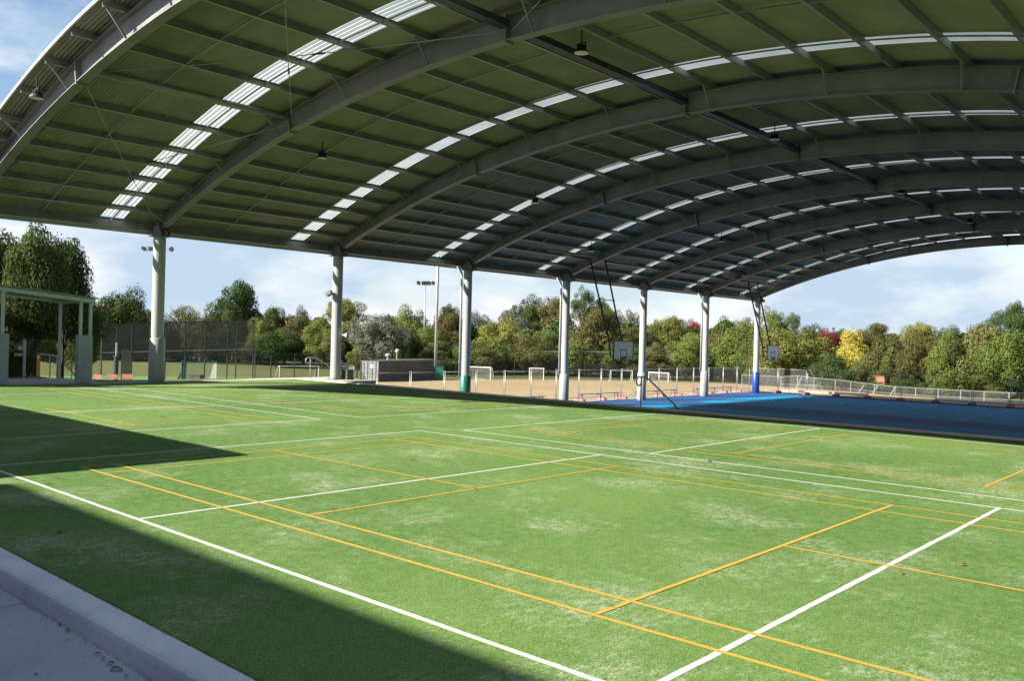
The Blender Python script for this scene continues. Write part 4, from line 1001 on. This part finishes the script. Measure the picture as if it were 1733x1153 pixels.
# (px, top, half width, bottom, distance, shape, colour, label)
TREES = [
 (166, 502, 20, 612, 158, 'airy1', 'brown', 'thin brownish tree just right of the mint green shelter'),
 (212, 491, 42, 612, 160, 'dome1', 'dark', 'rounded dark green tree left of the nearest column'),
 (250, 520, 26, 614, 166, 'bush2', 'green', 'small green tree half hidden by the nearest column'),
 (306, 508, 40, 612, 165, 'airy2', 'olive', 'loose olive gum with bare twigs right of the nearest column'),
 (340, 530, 30, 614, 152, 'airy1', 'brown', 'thin bare brownish tree above the tall black fence'),
 (397, 473, 42, 612, 158, 'dome2', 'dark', 'tall domed dark gum standing highest between the first two columns'),
 (440, 540, 30, 612, 150, 'bush1', 'green', 'bright green bushy tree right of the tall domed gum'),
 (458, 519, 26, 600, 170, 'dome3', 'dark', 'small dark rounded tree in the back row beside the tall domed gum'),
 (485, 527, 12, 600, 172, 'airy1', 'red', 'small reddish tree top in the gap left of the second column'),
 (508, 516, 22, 600, 170, 'spread1', 'olive', 'flat-topped pale gum behind the reddish tree top'),
 (470, 560, 42, 620, 140, 'dome1', 'dark', 'low dark bushy tree behind the first two goals'),
 (515, 535, 38, 615, 150, 'bush2', 'brown', 'golden brown wattle left of the second column'),
 (548, 540, 34, 616, 146, 'dome2', 'green', 'green rounded tree directly left of the second column'),
 (583, 502, 38, 560, 165, 'spread2', 'green', 'tall clumpy bright green gum behind the second column'),
 (562, 560, 32, 620, 138, 'bush1', 'olive', 'low olive tree at the foot of the second column'),
 (602, 540, 34, 612, 152, 'bush2', 'olive', 'olive tree between the second column and the silver-grey tree'),
 (612, 575, 26, 625, 134, 'bush3', 'ygreen', 'low yellow green shrub left of the silver-grey tree'),
 (643, 532, 48, 628, 126, 'dome3', 'silver', 'broad silver-grey tree above the shipping container'),
 (690, 560, 26, 628, 138, 'bush1', 'dark', 'dark shrubby tree right of the silver-grey tree'),
 (698, 515, 34, 600, 160, 'spread1', 'green', 'green gum behind the slim light tower'),
 (722, 545, 32, 625, 140, 'bush3', 'green', 'mid green tree between the light tower and the thick pole'),
 (745, 524, 14, 600, 163, 'airy2', 'red', 'small red-leaved tree top beside the thick pale pole'),
 (760, 510, 20, 580, 165, 'spread2', 'dark', 'dark spreading gum top left of the green padded column'),
 (764, 528, 36, 618, 148, 'dome2', 'brown', 'brownish olive tree left of the green padded column'),
 (748, 575, 36, 628, 132, 'bush2', 'olive', 'low olive bush behind the green locker'),
 (812, 530, 36, 618, 150, 'bush1', 'silver', 'grey brown rounded tree right of the green padded column'),
 (800, 575, 34, 632, 130, 'bush3', 'dark', 'low dark shrub behind the goal by the green padded column'),
 (848, 541, 42, 630, 136, 'dome1', 'ygreen', 'large yellow green tree between the third and fourth columns'),
 (870, 520, 32, 600, 152, 'bush2', 'silver', 'pale grey green tree rising behind the large yellow green tree'),
 (893, 497, 34, 590, 160, 'spread1', 'dark', 'dark spreading gum with clumped crown left of the fourth column'),
 (893, 565, 36, 632, 132, 'bush1', 'olive', 'olive bushy tree just left of the fourth column'),
 (935, 502, 34, 600, 158, 'dome3', 'olive', 'tall olive tree behind the fourth column'),
 (930, 560, 38, 634, 134, 'dome2', 'green', 'green bushy tree at the fourth column'),
 (988, 485, 22, 560, 156, 'airy1', 'dark', 'tallest dark gum with separate clumps right of the fourth column'),
 (1014, 497, 20, 560, 157, 'airy2', 'dark', 'dark clumpy gum top beside the tallest one'),
 (1030, 520, 22, 590, 150, 'dome1', 'dark', 'dark gum crossed by the arms of the nearer basketball hoop'),
 (1003, 520, 46, 634, 138, 'dome2', 'brown', 'large golden brown tree behind the arms of the nearer basketball hoop'),
 (975, 570, 40, 636, 130, 'bush3', 'green', 'grey green bush right of the fourth column'),
 (1062, 515, 28, 610, 150, 'airy2', 'silver', 'airy pale eucalypt between the nearer backboard and the sky'),
 (1048, 580, 38, 636, 130, 'bush1', 'olive', 'scrubby olive tree behind the nearer backboard'),
 (1082, 550, 32, 622, 144, 'bush2', 'brown', 'thin brown scrub left of the fifth column'),
 (1120, 537, 36, 620, 148, 'dome3', 'ygreen', 'yellow green tree right of the fifth column'),
 (1143, 530, 22, 600, 154, 'spread2', 'olive', 'olive spreading gum top left of the dark red tree'),
 (1110, 578, 42, 638, 130, 'bush3', 'olive', 'broad low olive tree behind the goal right of the fifth column'),
 (1174, 543, 18, 600, 156, 'dome1', 'red', 'dark red autumn tree left of the sixth column'),
 (1165, 562, 36, 636, 136, 'dome2', 'green', 'bright green tree below the dark red one'),
 (1212, 562, 32, 622, 142, 'bush1', 'brown', 'brown wattle right of the sixth column'),
 (1235, 535, 26, 600, 154, 'spread1', 'dark', 'dark flat gum in the back row between the sixth and seventh columns'),
 (1205, 585, 34, 640, 130, 'bush2', 'dark', 'low dark scrub at the sixth column'),
 (1252, 560, 42, 644, 126, 'dome1', 'green', 'large green tree left of the blue padded column'),
 (1262, 535, 28, 600, 150, 'bush3', 'green', 'green tree top behind the blue padded column'),
 (1305, 520, 28, 610, 134, 'airy1', 'green', 'tall airy green gum right of the blue padded column'),
 (1336, 523, 18, 580, 134, 'airy2', 'green', 'slender gum with a see-through crown beside the taller airy gum'),
 (1372, 551, 30, 620, 130, 'bush1', 'dark', 'dark green tree in the back row left of the red tree'),
 (1342, 556, 60, 668, 112, 'dome3', 'ygreen', 'very broad yellow green tree behind the farther backboard'),
 (1300, 585, 36, 660, 116, 'bush2', 'olive', 'olive bush behind the blue padded column and backboard'),
 (1403, 558, 20, 615, 128, 'dome1', 'red', 'bright red autumn tree'),
 (1424, 553, 18, 600, 138, 'bush3', 'dark', 'small dark green tree top between the red and yellow trees'),
 (1444, 558, 32, 640, 112, 'column1', 'yellow', 'bright yellow autumn tree'),
 (1412, 600, 36, 672, 104, 'bush1', 'dark', 'dark shrub in front of the red tree'),
 (1478, 546, 27, 600, 116, 'dome2', 'brown', 'golden brown tree top just right of the yellow tree'),
 (1466, 598, 26, 670, 104, 'bush2', 'olive', 'olive bush below the yellow tree'),
 (1512, 562, 34, 675, 104, 'bush3', 'olive', 'olive tree between the golden brown and the brown-leaved trees'),
 (1558, 540, 30, 620, 112, 'spread2', 'ygreen', 'flat-topped yellow green tree in the back row at right'),
 (1558, 563, 38, 682, 98, 'dome1', 'brown', 'reddish brown leafed tree left of the bright columnar tree'),
 (1604, 549, 24, 600, 112, 'spread1', 'dark', 'dark flat-topped tree in the back row behind the columnar tree'),
 (1600, 560, 34, 690, 92, 'column2', 'green', 'bright green columnar tree behind the leaning fence'),
 (1652, 546, 46, 690, 94, 'dome2', 'olive', 'tall broad grey green tree near the right edge'),
 (1640, 610, 40, 692, 93, 'bush1', 'green', 'low round green bush at the right behind the fence'),
 (1708, 520, 30, 600, 98, 'airy1', 'dark', 'tallest gum at the right edge of the photo'),
 (1702, 560, 42, 690, 90, 'dome3', 'green', 'dark green tree filling the right edge'),
 (1733, 500, 28, 590, 96, 'airy2', 'dark', 'tall gum cut by the right edge of the photo'),
 (1740, 590, 36, 696, 90, 'bush3', 'dark', 'dark shrub cut by the right edge of the photo'),
 (1545, 640, 34, 684, 97, 'bush2', 'dark', 'low dark shrub behind the leaning fence posts'),
 (1480, 645, 30, 676, 102, 'bush3', 'green', 'low green shrub in front of the brick wall'),
 (1690, 652, 30, 694, 90, 'bush1', 'olive', 'low olive shrub close behind the fence at right'),
 (1600, 655, 30, 690, 94, 'bush2', 'olive', 'scrubby bush at the foot of the columnar tree'),
]
for T_ in TREES: tree(*T_)
# scrub belt under the trees: dark understorey shrubs behind the boundary fence
sr = random.Random(5); shrub = 0
for i in range(28):
    px = 150 + i * 42; D = (165 if px < 440 else 150) if px < 700 else 131 if px < 1250 else 122
    yb_ = 612 if px < 700 else 642 + max(0, (px - 1200) * 0.03)
    shrub += 1
    tree(px + sr.uniform(-8, 8), yb_ - sr.uniform(38, 66), sr.uniform(36, 50), yb_ + 5, D + sr.uniform(-3, 3), 'bush%d' % (1 + i % 3), ['dark', 'olive', 'dark', 'brown', 'green'][i % 5],
         ORD[i + 1] + ' understorey shrub from the left along the foot of the tree belt', 'understorey_shrub', 'understorey shrubs below the tree belt')
# the big tree at left: three leaders share one crown
bt = tree(64, 380, 46, 612, 43, 'big1', 'dark', 'big dark gum tree towering over the mint green shelter at left', 'gum_tree', 'trees at the left edge', True)
tree(112, 402, 36, 590, 46, 'big2', 'dark', 'narrow right-hand dark gum crown of the pair above the mint green shelter', 'gum_tree', 'trees at the left edge', True)
tree(0, 388, 54, 612, 49, 'big3', 'dark', 'dark gum left of the big one, partly cut by the left edge', 'gum_tree', 'trees at the left edge', True)
tree(60, 470, 90, 604, 50, 'big2', 'dark', 'low spreading dark tree whose leaves hang behind the mint green shelter', 'gum_tree', 'trees at the left edge', True)
tree(-60, 400, 50, 612, 52, 'dome2', 'dark', 'dark tree cut by the left edge behind the shelter', 'gum_tree', 'trees at the left edge', True)
tree(134, 520, 30, 632, 60, 'bush3', 'dark', 'dark drooping tree behind the pads of the mint green shelter', 'gum_tree', 'trees at the left edge', True)
tree(30, 545, 50, 622, 92, 'bush1', 'dark', 'dark background bush seen through the mint green shelter on the left', 'understorey_shrub', 'trees at the left edge')
tree(105, 550, 46, 622, 96, 'bush2', 'dark', 'dark background bush seen through the mint green shelter on the right', 'understorey_shrub', 'trees at the left edge')
# the wood behind everything reads as one mass
wr = random.Random(77); mb = MB()
def belt(px0, px1, D, ytop, n, s_):
    for _ in range(n):
        px = wr.uniform(px0, px1); f = wr.random(); d_ = D + wr.uniform(-4, 4)
        hgt = ytop + 9 * math.sin(px * 0.045) + 6 * math.sin(px * 0.11 + 1.3) + wr.uniform(-4, 4)
        p = at_d(px, hgt, d_); zg = G(p.x, p.y); z = zg + (p.z - zg) * (1 - f * f)
        c = Vector((p.x, p.y, z)); d = (Vector((wr.uniform(-1, 1), wr.uniform(-1, 1), wr.uniform(-0.6, 1))) + (CAMP - c).normalized() * 0.3).normalized()
        t1 = d.cross(Vector((wr.uniform(-1, 1), wr.uniform(-1, 1), 1.1))).normalized(); t2 = d.cross(t1); w = s_ * wr.uniform(0.5, 1.2)
        mb.add([c - t1 * w, c - t2 * w * 0.7, c + t1 * w, c + t2 * w * 0.7], [(0, 1, 2, 3)])
belt(-120, 760, 176, 553, 42000, 0.30)
belt(700, 1300, 150, 560, 34000, 0.27)
belt(1250, 1850, 130, 582, 30000, 0.25)
wd_ = mb.build('woodland', LEAF['dark'], fix=False); tag(wd_, 'dark mass of woodland behind the separate trees', 'woodland', None, 'stuff')
# strap-leaved flowering plant
p0 = on_x(22, 645, -24.2); t = empty('flax_bush', (p0.x, p0.y, 0), 'strap-leaved bush with pale flower spikes at the left edge', 'bush')
fb = random.Random(3); m_ = MB(); m2 = MB()
for i in range(620):
    a = fb.uniform(0, 6.28); r = fb.uniform(0.1, 0.75); L_ = fb.uniform(0.7, 1.35); lean = fb.uniform(0.15, 0.8)
    b0 = Vector((p0.x + r * 0.45 * math.cos(a) , p0.y + r * 0.9 * math.sin(a), 0.0)); dr_ = Vector((math.cos(a), math.sin(a), 0)); sd_ = Vector((-dr_.y, dr_.x, 0)) * 0.022
    p1 = b0 + dr_ * lean * L_ * 0.35 + Vector((0, 0, L_ * 0.75)); p2 = b0 + dr_ * lean * L_ * 0.9 + Vector((0, 0, L_ * (1.0 - lean * 0.45)))
    m_.add([b0 - sd_, b0 + sd_, p1 + sd_, p1 - sd_, p2], [(0, 1, 2, 3), (3, 2, 4)])
    if i % 14 == 0:
        q = b0 + dr_ * 0.2 + Vector((0, 0, fb.uniform(1.0, 1.5)))
        for k_ in range(5):
            o_ = Vector((fb.uniform(-.05, .05), fb.uniform(-.05, .05), fb.uniform(-.07, .07))); m2.add([q + o_, q + o_ + Vector((0.04, 0, 0.02)), q + o_ + Vector((0.04, 0.03, 0.05)), q + o_ + Vector((0, 0.03, 0.04))], [(0, 1, 2, 3)])
m_.build('leaves', LEAF['green'], t, fix=False); m2.build('flowers', M['white'], t, fix=False)

# dry leaves by the kerb and on the turf
lr = random.Random(11)
def dry_leaf(px, py, z, s, label, grp='dry leaves on the ground'):
    p = on_z(px, py, z); a = lr.uniform(0, 6.28); pts = []
    n = 8; vs = []; fs = []
    for i in range(n + 1):
        f = i / n; w = math.sin(math.pi * f) ** 0.7 * 0.42 + 0.02; c_ = 0.10 * math.sin(f * 3.1) + 0.02
        for sgn in (-1, 0, 1): vs.append(((f - 0.5) * s, sgn * w * s * 0.5, 0.006 + s * (c_ + 0.16 * abs(sgn) * math.sin(f * 3.1 + 0.4))))
    for i in range(n):
        for k_ in (0, 1): fs.append((3 * i + k_, 3 * i + 3 + k_, 3 * i + 4 + k_, 3 * i + 1 + k_))
    m_ = MB(); m_.add(vs, fs); o_ = m_.build('dry_leaf', M['leaf_dry'], fix=False, smooth=True); o_.location = (p.x, p.y, z); o_.rotation_euler = (0, 0, a); tag(o_, label, 'leaf', grp)
ZP = -0.118
KX = [(12, 992, .03, 'first small dry leaf from the left under the kerb'), (28, 1004, .05, 'second dry leaf from the left under the kerb'), (42, 1022, .035, 'third dry leaf from the left under the kerb'),
      (101, 1059, .06, 'dark twig-like leaf in the middle of the path by the kerb'), (114, 1069, .06, 'reddish brown leaf right beside the dark twig-like leaf'), (113, 1086, .03, 'tiny dark leaf lying farther out on the path'),
      (166, 1110, .06, 'first of the leaves in the small cluster near the bottom edge'), (174, 1117, .05, 'curled leaf in the cluster near the bottom edge'), (186, 1126, .07, 'long leaf in the cluster near the bottom edge'),
      (194, 1136, .08, 'largest reddish leaf in the cluster near the bottom edge'), (203, 1137, .05, 'small leaf right of the largest reddish one'), (214, 1147, .04, 'lowest leaf under the kerb at the bottom edge'), (61, 1145, .04, 'lone dark leaf at the bottom of the path')]
for px, py, s_, lab in KX: dry_leaf(px, py, ZP, s_ * 0.8, lab)
for px, py, s_, lab in ((1524, 972, .07, 'tan leaf on the turf below the thick white line at right'), (1629, 958, .07, 'dark leaf on worn turf at the right'), (565, 864, .06, 'dark leaf on the turf left of centre'), (700, 781, .10, 'thin dark leaf inside the yellow court box'),
      (803, 829, .08, 'dark leaf where two yellow lines meet'), (1200, 783, .10, 'dark leaf between the two long white lines'), (100, 904, .07, 'dark leaf on the shaded turf near the kerb'), (84, 821, .07, 'leaf beside the near white line at left'),
      (275, 707, .12, 'brown leaf on the far-left court'), (1035, 1028, .035, 'tiny dark speck of leaf on the yellow line')):
    dry_leaf(px, py, 0.008, s_, lab)

fr_ = random.Random(21); m_ = MB()
for i in range(2600):
    x = fr_.uniform(3.0, 14.0); y_ = fr_.gauss(-1.632, 0.012) if fr_.random() < 0.8 else fr_.uniform(-2.1, -1.63); a = fr_.uniform(0, 6.28)
    if math.sin(x * 3.1) + math.sin(x * 7.7 + 1) + fr_.uniform(-1.6, 1.6) < 0.2 or y_ > -1.614: continue
    w = fr_.uniform(0.002, 0.006); h = fr_.uniform(0.002, 0.005); c_ = Vector((x, y_, -0.119)); u_ = Vector((math.cos(a), math.sin(a), 0)) * w; v_ = Vector((-math.sin(a), math.cos(a), 0)) * w * 0.5
    m_.add([c_ - u_, c_ + v_, c_ + u_, c_ - v_, c_ + Vector((0, 0, h))], [(0, 1, 4), (1, 2, 4), (2, 3, 4), (3, 0, 4)])
tag(m_.build('leaf_litter', M['leaf_dry'], fix=False), 'crumbs of dry leaf litter along the foot of the kerb', 'litter', None, 'stuff')
m_ = MB()
for i in range(9000):
    x = fr_.uniform(2.5, 14.0); y_ = -1.385 + fr_.uniform(-0.004, 0.03); a = fr_.uniform(0, 6.28); h = fr_.uniform(0.014, 0.03); w = 0.0016
    b_ = Vector((x, y_, 0.003)); u_ = Vector((math.cos(a), math.sin(a), 0)) * w; t_ = Vector((fr_.uniform(-0.012, 0.012), fr_.uniform(-0.014, 0.008), h))
    m_.add([b_ - u_, b_ + u_, b_ + t_], [(0, 1, 2)])
tag(m_.build('turf_fringe', M['turf'], fix=False), 'fringe of turf pile along the kerb edge', 'turf fringe', None, 'stuff')
# brick garden wall glimpsed through the trees
q0 = gz(1418, 108); q1 = gz(1500, 102); m_ = MB(); m_.bar((q0[0], q0[1], q0[2] + 0.9), (q1[0], q1[1], q1[2] + 0.9), 0.3, 1.8); m_.bar((q0[0], q0[1], q0[2] + 1.83), (q1[0], q1[1], q1[2] + 1.83), 0.4, 0.08)
tag(m_.build('garden_wall', M['brickwall']), 'low terracotta brick wall glimpsed below the red and yellow trees', 'wall')

# ------------------------------------------------------------------ unseen buildings and roof added out of view to shade the foreground
def block(x0, x1, y0, y1, z0, z1, label):
    t = empty('shade_building', ((x0 + x1) / 2, (y0 + y1) / 2, z0), label, 'building')
    m_ = MB(); m_.box(((x0 + x1) / 2, (y0 + y1) / 2, (z0 + z1) / 2 - 0.15), (x1 - x0 - 0.8, y1 - y0 - 0.8, z1 - z0 - 0.3)); m_.build('wall', M['brick'], t)
    m_ = MB(); m_.box(((x0 + x1) / 2, (y0 + y1) / 2, z1 - 0.12), (x1 - x0, y1 - y0, 0.24)); m_.build('roof', M['roof'], t)
    for k_ in range(int((x1 - x0) / 3)):
        m_ = MB(); m_.box((x0 + 1.8 + 3 * k_, y1 - 0.38, z0 + 1.7), (1.6, 0.06, 1.3)); w_ = m_.build('window', M['black'], t)
block(-3.8, 26.0, -22.0, -10.75, -0.36, 7.95, 'unseen two storey brick building added behind the camera to cast the foreground shade')  # added out of view, its eave shadow covers the kerb and near turf
t = empty('sky_blocking_roof', (10, -7.7, -0.33), 'covered verandah along the school building behind the photographer', 'sky_blocking_roof')  # added out of view to cut sky light on the foreground
m_ = MB(); m_.box((11.0, -7.72, 3.2), (29.0, 5.9, 0.12)); m_.build('roof', M['roof'], t)
for k_ in range(8):
    m_ = MB(); m_.box((-2.8 + 4 * k_, -5.0, 1.4), (0.1, 0.1, 3.46)); m_.build('post', M['mint'], t)
block(-17.5, -1.62, -12.5, -1.95, -0.36, 4.0, 'unseen single storey brick building added left of the camera to cast shade on the turf')  # added out of view for the shadow corner on the left turf
block(-36.0, -21.3, -8.0, 4.6, -0.1, 5.85, 'unseen brick building added beyond the left edge to shade the nearest column foot')  # added out of view to shade the column foot and shelter pads
